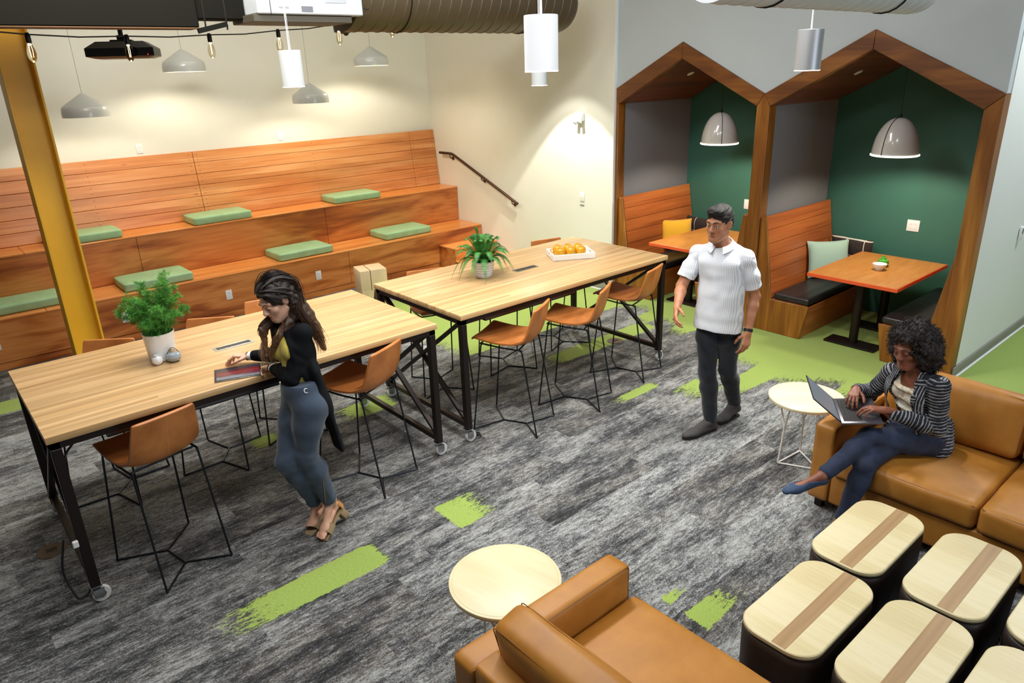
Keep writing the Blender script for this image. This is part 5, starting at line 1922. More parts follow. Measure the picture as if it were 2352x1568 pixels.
    torso_prims(f, pel, neck, shL, shR, pf, cf, .93, .010, True, .03)
    # open front
    q = pel + (neck - pel) * .55
    f.ell(q + .150 * cf[1] + .020 * cf[0], cf, (.135, .150, .40), .01, 'sub')
    f.ell(pel + .17 * pf[1] - .04 * pf[2], pf, (.30, .185, .24), .02, 'sub')
    neck_hole(f, neck, cf, .066, .06, .02)
    f.plane(neck + .035 * cf[2], cf[2])
    arm_prims(f, shL, elL, wrL, .88, .010, .80); arm_prims(f, shR, elR, wrR, .88, .009, .80)
    # long back panel hanging behind the hips
    tx = V3(.93, -.37, 0)
    for dy in (-.075, -.02, .04):
        c0 = pel + V3(.075 - .2 * max(0, -dy - .03), dy, .16); c1 = pel + V3(.125 - .2 * max(0, -dy - .03), dy, -.08); c2 = V3(1.690, 3.700 + dy * .75, .56)
        f.cap(c0, c1, .050, .042, .05, tx, .55)
        f.cap(c1, c2, .042, .048, .04, tx, .34)
    f.plane(V3(0, 0, .565), V3(0, 0, -1))
    f.folds(.002, 42, 6)
    for q, rad, sd in ((elL, .15, 1), (elR, .13, 2), (shL + (elL - shL) * .5, .14, 3), (wrL, .12, 4), (V3(1.68, 3.69, .7), .2, 5), (pel + V3(.08, 0, .2), .18, 6)):
        f.folds(.006, 70, 40 + sd, q, rad)
    f.obj('cardigan', M_plain('black_jersey', '0E1014', .85, spec=.2, bump=.2, bs=500), r)
    # sandals
    TAN = M_plain('taupe_suede', '9C8663', .85, bump=.3, bs=400)
    TANL = M_plain('tan_leather', 'C08A48', .5)
    for an, toe, heel, up in ((anL, toeL, hL, V3(-.75, -.2, .6)), (anR, toeR, hR, V3(-.2, -.1, .95))):
        d = unit(toe - heel)
        sdv = unit(np.cross(d, up)); nn = unit(np.cross(sdv, d))
        if nn @ up < 0:
            nn = -nn
        Mx = Matrix((Vector(sdv), Vector(d), Vector(nn))).transposed().to_4x4()
        L = np.linalg.norm(toe - heel)
        Mx.translation = Vector(heel - nn * .032)
        bm = NB()
        pts = [(-.026, -.02), (.026, -.02), (.028, L * .4), (.040, L * .72), (.030, L * 1.0), (.0, L * 1.07), (-.030, L * 1.0), (-.040, L * .72), (-.028, L * .4)]
        loft(bm, [[(x, y, -.006) for x, y in pts], [(x, y, .006) for x, y in pts]], True, Mx)
        sh = wpart('sandal', bm, TAN, r, 40)
        bm = NB()
        box(bm, (-.024, -.022, -.088), (.024, .026, -.004), .006, 2, Mx); wpart('heel_block', bm, TAN, sh)
        bm = NB()     # upper band over the ball, open at the toes
        arc = lambda y, w, hgt: [(w * math.cos(a), y, max(-.002, hgt * math.sin(a))) for a in [PI * k / 14 for k in range(15)]]
        outer = [arc(L * .52, .041, .062), arc(L * .64, .043, .058), arc(L * .80, .044, .050)]
        for A, B in zip(outer[:-1], outer[1:]):
            for k in range(14):
                q = [Mx @ Vector(p) for p in (A[k], A[k + 1], B[k + 1], B[k])]
                bm.faces.new([bm.verts.new(p) for p in q])
        bmesh.ops.remove_doubles(bm, verts=bm.verts[:], dist=1e-5)
        bmesh.ops.solidify(bm, geom=bm.faces[:], thickness=.003)
        wpart('toe_band', bm, TAN, sh)
        bm = NB()     # heel cup
        for k in range(12):
            pass
        ring = [[(.033 * math.cos(a), -.004 + .036 * math.sin(a) * -1, z) for a in [PI * k / 12 for k in range(13)]] for z in (.0, .03, .055)]
        for A, B in zip(ring[:-1], ring[1:]):
            for k in range(12):
                q = [Mx @ Vector(p) for p in (A[k], A[k + 1], B[k + 1], B[k])]
                bm.faces.new([bm.verts.new(p) for p in q])
        bmesh.ops.remove_doubles(bm, verts=bm.verts[:], dist=1e-5)
        bmesh.ops.solidify(bm, geom=bm.faces[:], thickness=.003)
        wpart('heel_cup', bm, TANL, sh)
        bm = NB()
        ax = unit(an - (heel + V3(0, 0, .02)))
        c = an - ax * .012
        u1 = unit(np.cross(ax, V3(1, 0, .1))); u2 = np.cross(ax, u1)
        tube(bm, [Vector(c + .036 * (math.cos(2 * PI * k / 20) * u1 + math.sin(2 * PI * k / 20) * u2)) for k in range(20)], .006, 6, True, True, .4)
        wpart('ankle_strap', bm, TAN, sh)
    # wrist band watches
    for wr, el, nm in ((wrL, elL, 0), (wrR, elR, 1)):
        ax = unit(wr - el); c = wr - ax * .010
        u1 = unit(np.cross(ax, V3(0, 0, 1))); u2 = np.cross(u1, ax)
        bm = NB()
        for o_ in (-.010, -.003, .004):
            tube(bm, [Vector(c + ax * o_ + (.0265 * math.cos(2 * PI * k / 24)) * u1 + (.0225 * math.sin(2 * PI * k / 24)) * u2) for k in range(24)], .0042, 6, True)
        b = wpart('wrist_band', bm, M_plain('white_band', 'E6E4E2', .4), r)
        bm = NB(); tube(bm, [Vector(c + ax * .016 + (.026 * math.cos(2 * PI * k / 24)) * u1 + (.022 * math.sin(2 * PI * k / 24)) * u2) for k in range(24)], .0045, 6, True); wpart('dark_bracelet', bm, BLACKP, r)
    # hair
    R, F, U = hf
    P = lambda a, b, c: head + .96 * (a * R + b * F + c * U)
    HR = M_hair('long_brown_hair', [(0, '241812'), (.3, '3B281D'), (.6, '5E412C'), (.85, '8C6644'), (1.0, 'AA835C')], .42, (1.15, 1.56))
    f = Field(V3(1.25, 3.55, .98), V3(1.85, 4.05, 1.68), .004)
    f.ell(P(0, -.022, .040), hf, (.090, .106, .096), .02)
    f.ell(P(0, -.075, -.03), hf, (.072, .060, .10), .04)
    back = V3(1.618, 3.785, 1.42)
    f.cap(P(0, -.07, -.02), back, .080, .078, .05, V3(.75, .0, .66), .72)
    f.cap(back, V3(1.662, 3.755, 1.33), .076, .070, .05, V3(.9, -.1, .4), .42)
    f.cap(V3(1.662, 3.755, 1.33), V3(1.698, 3.740, 1.205), .066, .030, .04, V3(1, 0, .2), .40)
    # locks behind the near ear down on the chest
    f.cap(P(-.074, -.055, -.02), P(-.066, -.035, -.12), .028, .030, .03)
    f.cap(P(-.066, -.035, -.12), V3(1.452, 3.765, 1.33), .028, .026, .03)
    f.cap(V3(1.452, 3.765, 1.33), V3(1.405, 3.800, 1.22), .026, .012, .03)
    # far side lock falling in front of the shoulder
    f.cap(P(.082, -.01, .0), P(.074, .02, -.11), .018, .016, .03)
    f.cap(P(.074, .02, -.11), V3(1.418, 3.895, 1.34), .016, .018, .03)
    f.cap(V3(1.418, 3.895, 1.34), V3(1.405, 3.87, 1.20), .018, .010, .03)
    f.ell(P(0, .122, -.042), hf, (.092, .090, .122), .012, 'sub')      # face opening
    f.ell(P(-.09, -.008, -.006), hf, (.03, .020, .028), .01, 'sub')   # near ear shows
    f.folds(.004, 150, 77)
    hair = f.obj('hair', HR, r)
    rn = random.Random(3)
    guides = [
        ([P(-.03, .07, .122), P(-.055, -.04, .125), P(-.055, -.115, .03), V3(1.590, 3.755, 1.46), V3(1.632, 3.715, 1.36), V3(1.668, 3.705, 1.27), V3(1.668, 3.72, 1.19)], .030, 190),
        ([P(.0, .06, .130), P(.0, -.06, .135), P(.0, -.125, .02), V3(1.605, 3.79, 1.45), V3(1.650, 3.755, 1.345), V3(1.690, 3.74, 1.25), V3(1.680, 3.74, 1.17)], .032, 190),
        ([P(-.03, .07, .122), P(-.080, .01, .082), P(-.091, -.042, .005), P(-.080, -.045, -.11), V3(1.455, 3.757, 1.33), V3(1.405, 3.790, 1.23), V3(1.425, 3.800, 1.15)], .016, 150),
        ([P(.035, .06, .12), P(.088, .01, .05), P(.084, .012, -.08), V3(1.410, 3.905, 1.36), V3(1.425, 3.92, 1.28), V3(1.385, 3.88, 1.20), V3(1.415, 3.86, 1.13)], .016, 110),
        ([P(-.05, .05, .115), P(-.088, -.03, .07), P(-.082, -.085, -.03), V3(1.572, 3.705, 1.46), V3(1.615, 3.680, 1.37), V3(1.655, 3.680, 1.28), V3(1.660, 3.69, 1.18)], .022, 150),
        ([P(-.01, .088, .108), P(-.062, .062, .092), P(-.088, .015, .045), P(-.092, -.035, .01), P(-.085, -.075, -.06), V3(1.57, 3.715, 1.45)], .010, 80),
        ([P(.0, .088, .110), P(.01, .02, .135), P(-.02, -.06, .13), P(-.03, -.12, .02), V3(1.595, 3.77, 1.45), V3(1.64, 3.74, 1.36)], .040, 120)]
    bm = NB()
    for g, spread, cnt in guides:
        g = [Vector(p) for p in g]
        for _ in range(cnt):
            o1 = Vector((rn.gauss(0, 1), rn.gauss(0, 1), rn.gauss(0, 1))) * spread * .5
            pts = []
            n = len(g)
            ph, am = rn.uniform(0, 6.3), rn.uniform(.004, .012)
            for i in range(n - 1):
                P0, P1, P2, P3 = g[max(i - 1, 0)], g[i], g[i + 1], g[min(i + 2, n - 1)]
                for k in range(5):
                    u = k / 5
                    q = .5 * (2 * P1 + (P2 - P0) * u + (2 * P0 - 5 * P1 + 4 * P2 - P3) * u * u + (-P0 + 3 * P1 - 3 * P2 + P3) * u ** 3)
                    w = (i + u) / (n - 1)
                    grow = min(1, w * 3) * (.55 + .6 * w)
                    pts.append(q + o1 * grow + Vector((math.sin(ph + w * 11), math.cos(ph * 1.3 + w * 9), 0)) * am * max(0, w - .35) * 1.6)
            m = rn.randint(int(len(pts) * .75), len(pts))
            pts = pts[:m]
            tube(bm, pts, [.0011 + .0011 * math.sin(PI * min(1, i / len(pts) + .12)) - .0009 * (i / len(pts)) ** 3 for i in range(len(pts))], 4)
    wpart('hair_strands', bm, HR, hair)
    return r
build_standing()

# ================================================================ walking man
def build_man():
    pel, neck, head = V3(4.45, 2.85, .935), V3(4.445, 2.862, 1.462), V3(4.385, 2.862, 1.635)
    shL, shR = V3(4.497, 2.690, 1.392), V3(4.395, 3.030, 1.392)
    elL, wrL = V3(4.610, 2.665, 1.085), V3(4.500, 2.630, .835)
    elR, wrR = V3(4.290, 3.085, 1.150), V3(4.110, 2.985, 1.040)
    hipL, hipR = pel + V3(.02, -.078, -.03), pel + V3(-.015, .078, -.03)
    knR, anR, toeR = V3(4.385, 2.875, .470), V3(4.385, 2.815, .095), V3(4.125, 2.865, .028)
    knL, anL, toeL = V3(4.545, 2.800, .470), V3(4.720, 2.820, .130), V3(4.520, 2.83, .022)
    cf = frame(V3(-.96, -.28, -.03), V3(-.02, 0, 1)); pf = frame(V3(-.98, -.15, 0), V3(0, 0, 1))
    hf = frame(V3(-.99, -.06, -.12), V3(-.1, 0, 1))
    r = thing('person', 'walking man in white short-sleeved shirt and dark jeans in mid-stride', 'person', (4.42, 2.85, 0))
    SK = M_skin('tan_skin', 'A9704E', 'BC8260')
    lo, hi = V3(3.95, 2.5, -.01), V3(4.9, 3.25, 1.80)
    f = Field(lo, hi, .0045)
    torso_prims(f, pel, neck, shL, shR, pf, cf, 1.0, -.008, False)
    neck_prims(f, neck, head, hf, 1.0, True)
    head_prims(f, head, hf, 1.03, True)
    arm_prims(f, shL, elL, wrL, 1.06); arm_prims(f, shR, elR, wrR, 1.06)
    leg_prims(f, hipL, knL, anL, 1.0, -.006, V3(1, 0, 0)); leg_prims(f, hipR, knR, anR, 1.0, -.006, V3(1, 0, 0))
    for an, toe in ((anR, toeR), (anL, toeL)):
        foot_prims(f, an, toe, V3(0, 0, 1), .9, -.006)
    cr = [(.35, .45, .3), (.42, .5, .35), (.5, .55, .4), (.55, .6, .4)]
    hand_prims(f, wrL, unit(wrL - elL) + V3(-.15, -.05, -.35), V3(.45, .85, .1), 1, cr, 1.03, .1, 1.0)
    hand_prims(f, wrR, unit(wrR - elR) + V3(0, 0, -.15), V3(.1, -.8, -.5), -1, cr, 1.03, .1, .5)
    body = f.obj('body', SK, r)
    face_parts(body, head, hf, 1.03, M_plain('brown_lips', '8E5446', .5), BROWD, IRIS, False, True)
    # shirt
    t = NT('white_gingham')
    v = t.coord((1, 1, 1))
    sp = t.n('SeparateXYZ'); t.t.links.new(v, sp.inputs[0])
    mk = []
    for o_, fr_ in ((sp.outputs[1], 95.0), (sp.outputs[2], 95.0)):
        mk.append(t.math('LESS_THAN', t.math('FRACT', t.math('MULTIPLY', o_, fr_)), .38))
    s_ = t.math('MULTIPLY', t.math('ADD', mk[0], mk[1]), .5)
    t.p(Base_Color=t.mix(s_, 'F2F4F7', 'B4BCCB'), Roughness=.85)
    f = Field(V3(4.1, 2.5, .75), V3(4.8, 3.25, 1.55), .0045)
    torso_prims(f, pel, neck, shL, shR, pf, cf, 1.0, .006, False, .05)
    f.cap(pel + .40 * pf[2], pel + .14 * pf[2], .150, .152, .05, pf[1], .80)
    f.cap(pel + .16 * pf[2], pel - .12 * pf[2], .162, .186, .05, pf[1], .86)
    f.plane(pel - .105 * pf[2], -pf[2] + .12 * pf[1])
    neck_hole(f, neck, cf, .058, .05, .0)
    f.plane(neck + .03 * cf[2], cf[2])
    f.folds(.003, 34, 5)
    for q, rad, sd in ((shL + (elL - shL) * .4, .15, 1), (shR + (elR - shR) * .4, .15, 2), (pel + .1 * pf[2], .22, 3), (pel + .25 * pf[2] + .1 * cf[1], .2, 4), (neck - .2 * cf[2] - .05 * cf[0], .2, 5)):
        f.folds(.007, 52, 60 + sd, q, rad)
    sh = f.obj('shirt', t.m, r)
    for s_, e_, k_ in ((shL, elL, 1), (shR, elR, 2)):
        f = Field(np.minimum(s_, e_) - .13, np.maximum(s_, e_) + .13, .0045)
        f.ell(s_ - .01 * cf[2], cf, (.056, .056, .054), .03)
        f.cap(s_ - .014 * cf[2], s_ + (e_ - s_) * .45, .053, .063, .03)
        f.cap(s_ + (e_ - s_) * .45, e_, .063, .070, .03)
        f.plane(s_ + (e_ - s_) * .74, unit(e_ - s_))
        f.folds(.003, 60, 200 + k_)
        o = f.obj('sleeve', t.m, sh); o.location = (0, 0, 0)
    bm = NB()     # collar
    n_ = 26
    A, B = [], []
    for k in range(n_ + 1):
        a = math.radians(-158 + 316 * k / n_)
        dirv = math.cos(a) * -cf[1] + math.sin(a) * cf[0]
        fr_ = abs(a) / math.radians(158)
        A.append(Vector(neck + (.064 + .006 * fr_) * dirv + (.068 - .060 * fr_) * cf[2] + .010 * cf[1]))
        B.append(Vector(neck + (.088 + .028 * fr_) * dirv + (.028 - .058 * fr_ ** 2) * cf[2] + .016 * cf[1]))
    for k in range(n_):
        bm.faces.new([bm.verts.new(p) for p in (A[k], A[k + 1], B[k + 1], B[k])])
    bmesh.ops.remove_doubles(bm, verts=bm.verts[:], dist=1e-5); bmesh.ops.solidify(bm, geom=bm.faces[:], thickness=.004)
    wpart('collar', bm, t.m, sh)
    bm = NB()
    for k in range(6):
        q = neck + cf[1] * (.118 + .012 * math.sin(k)) - cf[2] * (.10 + .075 * k)
        sphere(bm, Vector(q), .0055, 8, (1, 1, 1))
    wpart('buttons', bm, M_plain('shirt_button', 'D8DADF', .3), sh)
    # jeans
    f = Field(V3(4.15, 2.6, .05), V3(4.9, 3.1, 1.08), .005)
    f.ell(pel + .01 * pf[2], pf, (.142, .108, .115), .03)
    for sd in (-1, 1):
        f.ell(pel + sd * .060 * pf[0] - .045 * pf[1] - .045 * pf[2], pf, (.078, .075, .085), .03)
    leg_prims(f, hipR, knR, anR, .96, .010, V3(1, 0, 0), .97, .03, .014); leg_prims(f, hipL, knL, anL, .96, .010, V3(1, 0, 0), .97, .03, .014)
    for kn, an in ((knL, anL), (knR, anR)):
        e = kn + (an - kn) * .97; d = unit(an - kn)
        f.cap(e - d * .12, e, .056, .052, .01)
    f.folds(.002, 45, 9)
    for q, rad, sd in ((knR, .14, 1), (knL, .14, 2), (anR, .14, 3), (anL, .12, 4)):
        f.folds(.005, 70, 80 + sd, q, rad)
    f.obj('jeans', M_cloth('black_denim', '1B1E25', '272B33', 700, .85), r)
    SHOE = M_plain('charcoal_suede', '4A4847', .85, bump=.3, bs=300)
    for an, toe, nm in ((anR, toeR, 1), (anL, toeL, 2)):
        f = Field(np.minimum(an, toe) - .09, np.maximum(an, toe) + .09, .004)
        foot_prims(f, an - V3(0, 0, .01), toe + V3(0, 0, .006), V3(0, 0, 1), 1.0, .008)
        f.plane(an + V3(0, 0, .005), V3(0, 0, 1))
        f.plane(V3(0, 0, .016), V3(0, 0, -1))
        s_ = f.obj('shoe', SHOE, r)
        d = unit(V3(toe[0] - an[0], toe[1] - an[1], 0)); sdv = np.cross(d, V3(0, 0, 1))
        h = an - .045 * d
        L = np.linalg.norm((toe - h)[:2]) + .012
        bm = NB()
        pts = [(-.03, 0), (.0, -.008), (.03, 0), (.036, L * .3), (.042, L * .68), (.034, L * .9), (.012, L), (-.012, L), (-.034, L * .9), (-.042, L * .68), (-.036, L * .3)]
        loft(bm, [[tuple(V3(h[0], h[1], z) + x * sdv + y * d) for x, y in pts] for z in (.001, .018)])
        wpart('sole', bm, M_plain('dark_sole', '2A2624', .7), s_, 40)
        bm = NB()
        for k in range(4):
            c = an + d * (.03 + .022 * k) + V3(0, 0, -.004 - .012 * k)
            tube(bm, [Vector(c - sdv * .016), Vector(c + V3(0, 0, .007)), Vector(c + sdv * .016)], .0022, 5)
        wpart('laces', bm, M_plain('grey_lace', '6A6866', .8), s_)
    ax = unit(wrL - elL); c = wrL - ax * .02
    u1 = unit(np.cross(ax, V3(0, 0, 1))); u2 = np.cross(u1, ax)
    bm = NB()
    for o_ in (-.007, 0, .007):
        tube(bm, [Vector(c + ax * o_ + .030 * math.cos(2 * PI * k / 24) * u1 + .027 * math.sin(2 * PI * k / 24) * u2) for k in range(24)], .0045, 6, True)
    b = wpart('wrist_watch', bm, BLACKP, r)
    # hair
    R, F, U = hf
    P = lambda a, b_, c_: head + 1.03 * (a * R + b_ * F + c_ * U)
    f = Field(head - .16, head + .17, .0035)
    f.ell(P(0, -.018, .045), hf, (.086, .102, .090), .02)
    f.ell(P(0, -.065, -.01), hf, (.072, .048, .07), .03)
    f.ell(P(.0, .05, .098), hf, (.062, .05, .034), .025)
    f.ell(P(0, .105, -.042), hf, (.105, .078, .098), .012, 'sub')
    f.ell(P(0, .0, -.10), hf, (.15, .15, .075), .01, 'sub')
    for sd in (-1, 1):
        f.ell(P(sd * .085, .0, -.01), hf, (.03, .022, .036), .008, 'sub')
    f.folds(.003, 190, 4)
    f.obj('hair', M_hair('short_black_hair', [(.3, '0B0908'), (.7, '1D1815')], .75), r)
    return r
build_man()

# ================================================================ seated woman with laptop
LP1 = V3(3.862, 1.600, .692)
LE1, LE2 = unit(V3(.57, -.81, .10)), None
LE2 = unit(V3(.81, .57, .03)); LE2 = unit(LE2 - LE1 * (LE2 @ LE1)); LE3 = np.cross(LE1, LE2)
if LE3[2] < 0:
    LE3 = -LE3
def build_laptop():
    W_, D_ = .325, .225
    r = thing('laptop', 'open dark grey laptop on the lap of the seated woman', 'laptop', tuple(LP1))
    B = Matrix((Vector(LE1), Vector(LE2), Vector(LE3))).transposed().to_4x4()
    GREY = M_plain('space_grey_metal', '6E6C74', .35, .7)
    DKG = M_plain('dark_grey_lid', '34323A', .3, .6)
    bm = NB(); box(bm, (0, 0, 0), (D_, W_, .013), .004, 2, B); b = obj('base', bm, GREY, r)
    bm = NB(); box(bm, (.018, .022, .0128), (.118, W_ - .022, .0138), .0005, 1, B); obj('keyboard_well', bm, BLACKP, b)
    bm = NB()
    for i in range(5):
        for j in range(13):
            box(bm, (.021 + i * .0194, .026 + j * .0212, .0136), (.021 + i * .0194 + .0165, .026 + j * .0212 + .018, .0152), .001, 1, B)
    obj('keys', bm, M_plain('black_keys', '18181B', .5), b)
    bm = NB(); box(bm, (.132, W_ * .32, .0128), (.212, W_ * .68, .0134), .0003, 1, B); obj('trackpad', bm, M_plain('grey_trackpad', '5E5C64', .3, .5), b)
    a = math.radians(46)
    S = -math.cos(a) * LE1 + math.sin(a) * LE3
    N = np.cross(S, LE2)
    L = Matrix((Vector(S), Vector(LE2), Vector(N))).transposed().to_4x4()
    L.translation = Vector(LE3 * .014)
    bm = NB(); box(bm, (.0, 0, -.003), (D_, W_, .003), .0025, 2, L); lid = obj('screen_lid', bm, DKG, r)
    sgn = 1 if N @ LE1 > 0 else -1
    bm = NB()
    z0, z1 = sorted((sgn * .0029, sgn * .0036))
    box(bm, (.012, .008, z0), (D_ - .006, W_ - .008, z1), 0, 1, L); obj('display', bm, M_plain('lit_display', '0A0A0C', .15, emit='AEB6C0', es=.5), lid)
    bm = NB()
    ce = L @ Vector((D_ * .55, W_ * .5, -sgn * .0032))
    z0, z1 = sorted((-sgn * .0029, -sgn * .0034))
    t_ = NB(); bmesh.ops.create_cone(t_, cap_ends=True, segments=20, radius1=.013, radius2=.013, depth=.0006, matrix=L @ Matrix.Translation((D_ * .55, W_ * .5, -sgn * .0032)))
    merge(bm, t_); obj('round_emblem', bm, M_plain('dark_emblem', '1A191E', .2, .6), lid)
    return r
build_laptop()

def build_seated():
    pel, neck, head = V3(4.385, 1.345, .545), V3(4.235, 1.375, .975), V3(4.200, 1.418, 1.135)
    shL, shR = V3(4.190, 1.235, .955), V3(4.300, 1.525, .915)
    elL, wrL = V3(4.205, 1.205, .690), V3(4.062, 1.445, .775)
    elR, wrR = V3(4.345, 1.655, .720), V3(4.170, 1.672, .800)
    hipL, hipR = pel + V3(-.045, -.075, -.02), pel + V3(.0, .095, -.02)
    knL, anL, toeL = V3(4.005, 1.495, .600), V3(3.665, 1.585, .440), V3(3.475, 1.705, .365)
    knR, anR, toeR = V3(3.905, 1.450, .475), V3(3.800, 1.495, .105), V3(3.640, 1.560, .022)
    cf = frame(V3(-.90, .38, -.05), neck - pel); pf = frame(V3(-.88, .42, .15), V3(-.15, .05, 1))
    hf = frame(V3(-.93, .24, -.25), V3(-.22, .14, .95))
    r = thing('person', 'seated woman with curly hair and striped blazer typing on laptop on sofa', 'person', (4.38, 1.35, .45))
    SK = M_skin('brown_skin', '7A4630', '8E5640')
    lo, hi = V3(3.40, 1.02, -.01), V3(4.62, 1.85, 1.32)
    f = Field(lo, hi, .0042)
    torso_prims(f, pel, neck, shL, shR, pf, cf, .92, -.008)
    neck_prims(f, neck, head, hf, .92)
    head_prims(f, head, hf, .96)
    for a in ((shL, elL, wrL), (shR, elR, wrR)):
        arm_prims(f, *a, .85)
    leg_prims(f, hipL, knL, anL, .90, -.006, V3(.3, 0, -1)); leg_prims(f, hipR, knR, anR, .90, -.006, V3(1, 0, 0))
    upL = V3(.35, .25, .9)
    foot_prims(f, anL, toeL, V3(-.30, .15, .9), .86, 0, anL + V3(.035, .01, -.055)); foot_prims(f, anR, toeR, V3(-.2, .1, 1), .86, 0)
    cu = [(.45, .45, .3), (.40, .45, .3), (.42, .45, .3), (.50, .45, .3)]
    # each hand: fingers reach forward to the keys, palm down
    kL = LP1 + .085 * LE1 + .075 * LE2 + .022 * LE3
    kR = LP1 + .090 * LE1 + .215 * LE2 + .022 * LE3
    nd = -LE3
    tL = hand_prims(f, wrL, (kL - wrL) + V3(0, 0, .055), nd, 1, cu, .90, .25, .2)
    tR = hand_prims(f, wrR, (kR - wrR) + V3(0, 0, .055), nd, -1, cu, .90, .25, .2)
    body = f.obj('body', SK, r)
    face_parts(body, head, hf, .96, M_plain('mauve_lips', '8C4A4C', .4), BROWD, IRIS, True)
    # blouse with tiered ruffles
    t = NT('cream_print_blouse')
    n1 = t.noise(t.coord(), 26, 3)
    t.p(Base_Color=t.ramp(n1, [(.35, 'D9DAD0'), (.52, 'CFCBB8'), (.62, 'B49A78'), (.72, 'D4D6CC')]), Roughness=.8)
    f = Field(V3(4.0, 1.1, .55), V3(4.6, 1.7, 1.02), .0042)
    torso_prims(f, pel, neck, shL, shR, pf, cf, .92, .004, True, .03)
    for q in (.50, .66, .82):
        c = pel + (neck - pel) * q
        f.ell(c + .012 * cf[1], cf, (.128 + .01 * (1 - q), .108, .030), .012)
    neck_hole(f, neck, cf, .070, .07, .03)
    f.plane(neck + .02 * cf[2], cf[2])
    f.plane(pel + .05 * pf[2], -pf[2])
    for sd, sh in ((-1, shL), (1, shR)):
        f.plane(sh - sd * .03 * cf[0], sd * cf[0], .01)
    f.folds(.003, 70, 12)
    f.obj('blouse', t.m, r)
    # striped blazer
    t = NT('striped_knit')
    at = t.n('Attribute', attribute_name='along')
    P = t.coord()
    n1 = t.noise(P, 16, 3); n2 = t.noise(P, 120, 2)
    wv = t.math('ADD', t.math('MULTIPLY', at.outputs['Fac'], 52.0), t.math('MULTIPLY', n1, 1.6))
    fr = t.math('FRACT', wv)
    wn = t.n('TexWhiteNoise', noise_dimensions='1D'); t.t.links.new(t.math('FLOOR', wv), wn.inputs['W'])
    th = t.math('MULTIPLY_ADD', n1, 1.3, -.30)
    th = t.math('ADD', th, t.math('MULTIPLY_ADD', wn.outputs[0], .3, -.15))
    m = t.math('LESS_THAN', fr, th)
    fine = t.math('GREATER_THAN', t.math('FRACT', t.math('MULTIPLY', at.outputs['Fac'], 330.0)), .3)
    t.p(Base_Color=t.mix(t.math('MULTIPLY', m, fine), '161A24', 'A9ABB0'), Roughness=.9)
    t.bump(n2, .3, .003)
    f = Field(V3(3.95, 1.0, .42), V3(4.65, 1.85, 1.05), .0042)
    f.caps = []
    torso_prims(f, pel, neck, shL, shR, pf, cf, .93, .016, True, .03)
    f.caps = []
    f.cap(pel - .04 * pf[2], pel + (neck - pel) * .5, .118, .112, .04, cf[1], .8)
    f.cap(pel + (neck - pel) * .5, neck - .02 * cf[2], .115, .10, .04, cf[1], .8)
    arm_prims(f, shL, elL, wrL, .92, .014, .84); arm_prims(f, shR, elR, wrR, .92, .014, .84)
    # skirt of the blazer over the near hip
    f.cap(pel + V3(.02, -.10, .05), pel + V3(-.02, -.150, -.075), .070, .058, .05, V3(.2, 1, 0), .55)
    f.cap(pel + V3(.10, -.08, .05), pel + V3(.09, -.12, -.07), .06, .05, .05)
    f.cap(pel + V3(.0, .11, .06), pel + V3(-.06, .16, -.02), .05, .04, .04)
    q = pel + (neck - pel) * .55
    f.ell(q + .165 * cf[1] + .012 * cf[0], cf, (.082, .135, .40), .008, 'sub')
    f.ell(pel + .19 * pf[1] - .02 * pf[2], pf, (.115, .17, .25), .02, 'sub')
    neck_hole(f, neck, cf, .068, .06, .02)
    f.plane(neck + .04 * cf[2], cf[2])
    f.plane(V3(0, 0, .455), V3(0, 0, -1))
    f.folds(.002, 45, 15)
    for q, rad, sd in ((elL, .15, 1), (elR, .13, 2), (shL + (elL - shL) * .5, .14, 3), (wrL, .12, 4), (wrR, .1, 5), (pel + V3(0, -.12, 0), .15, 6)):
        f.folds(.006, 68, 90 + sd, q, rad)
    bl = f.obj('blazer', t.m, r, along=True)
    # lapels
    for sd in (-1, 1):
        bm = NB()
        A, B = [], []
        for k in range(13):
            u = k / 12
            c = neck + (pel - neck) * (u * .80)
            x = sd * (.052 + .050 * math.sin(min(1, u * 1.4) * PI / 2))
            fwd = .03 + .092 * math.sin(min(1, u * 1.9) * PI / 2) + .012
            a_ = c + cf[0] * x + cf[1] * fwd + cf[2] * (.045 * (1 - u) ** 3)
            w = .012 + .042 * math.sin(PI * min(1, u * 1.15 + .12)) * (1 if u < .75 else (1 - u) * 4)
            A.append(Vector(a_)); B.append(Vector(a_ + cf[0] * sd * max(.004, w) - cf[1] * .022 + cf[2] * .006))
        for k in range(12):
            bm.faces.new([bm.verts.new(p) for p in (A[k], A[k + 1], B[k + 1], B[k])])
        bmesh.ops.remove_doubles(bm, verts=bm.verts[:], dist=1e-5); bmesh.ops.solidify(bm, geom=bm.faces[:], thickness=.006)
        me_o = wpart('lapel', bm, t.m, bl)
        at_ = me_o.data.attributes.new('along', 'FLOAT', 'POINT')
        at_.data.foreach_set('value', [float((np.array(v.co) - neck) @ cf[0] * 1.2) for v in me_o.data.vertices])
    # jeans
    f = Field(V3(3.55, 1.1, .05), V3(4.65, 1.75, .72), .0045)
    f.ell(pel + .01 * pf[2], pf, (.140, .105, .10), .03)
    for sd in (-1, 1):
        f.ell(pel + sd * .066 * pf[0] - .05 * pf[1] - .035 * pf[2], pf, (.08, .078, .075), .03)
    leg_prims(f, hipL, knL, anL, .92, .006, V3(.3, 0, -1), .90, .03, .008); leg_prims(f, hipR, knR, anR, .92, .006, V3(1, 0, 0), .90, .03, .008)
    for kn, an in ((knL, anL), (knR, anR)):
        e = kn + (an - kn) * .90; d = unit(an - kn)
        f.cap(e - d * .03, e, .044, .043, .006)
    f.folds(.0018, 50, 19)
    for q, rad, sd in ((knL, .14, 1), (knR, .14, 2), (hipL + V3(-.08, .03, .03), .14, 3), (anL + V3(.06, 0, .02), .1, 4)):
        f.folds(.0045, 75, 120 + sd, q, rad)
    DEN = NT('navy_denim')
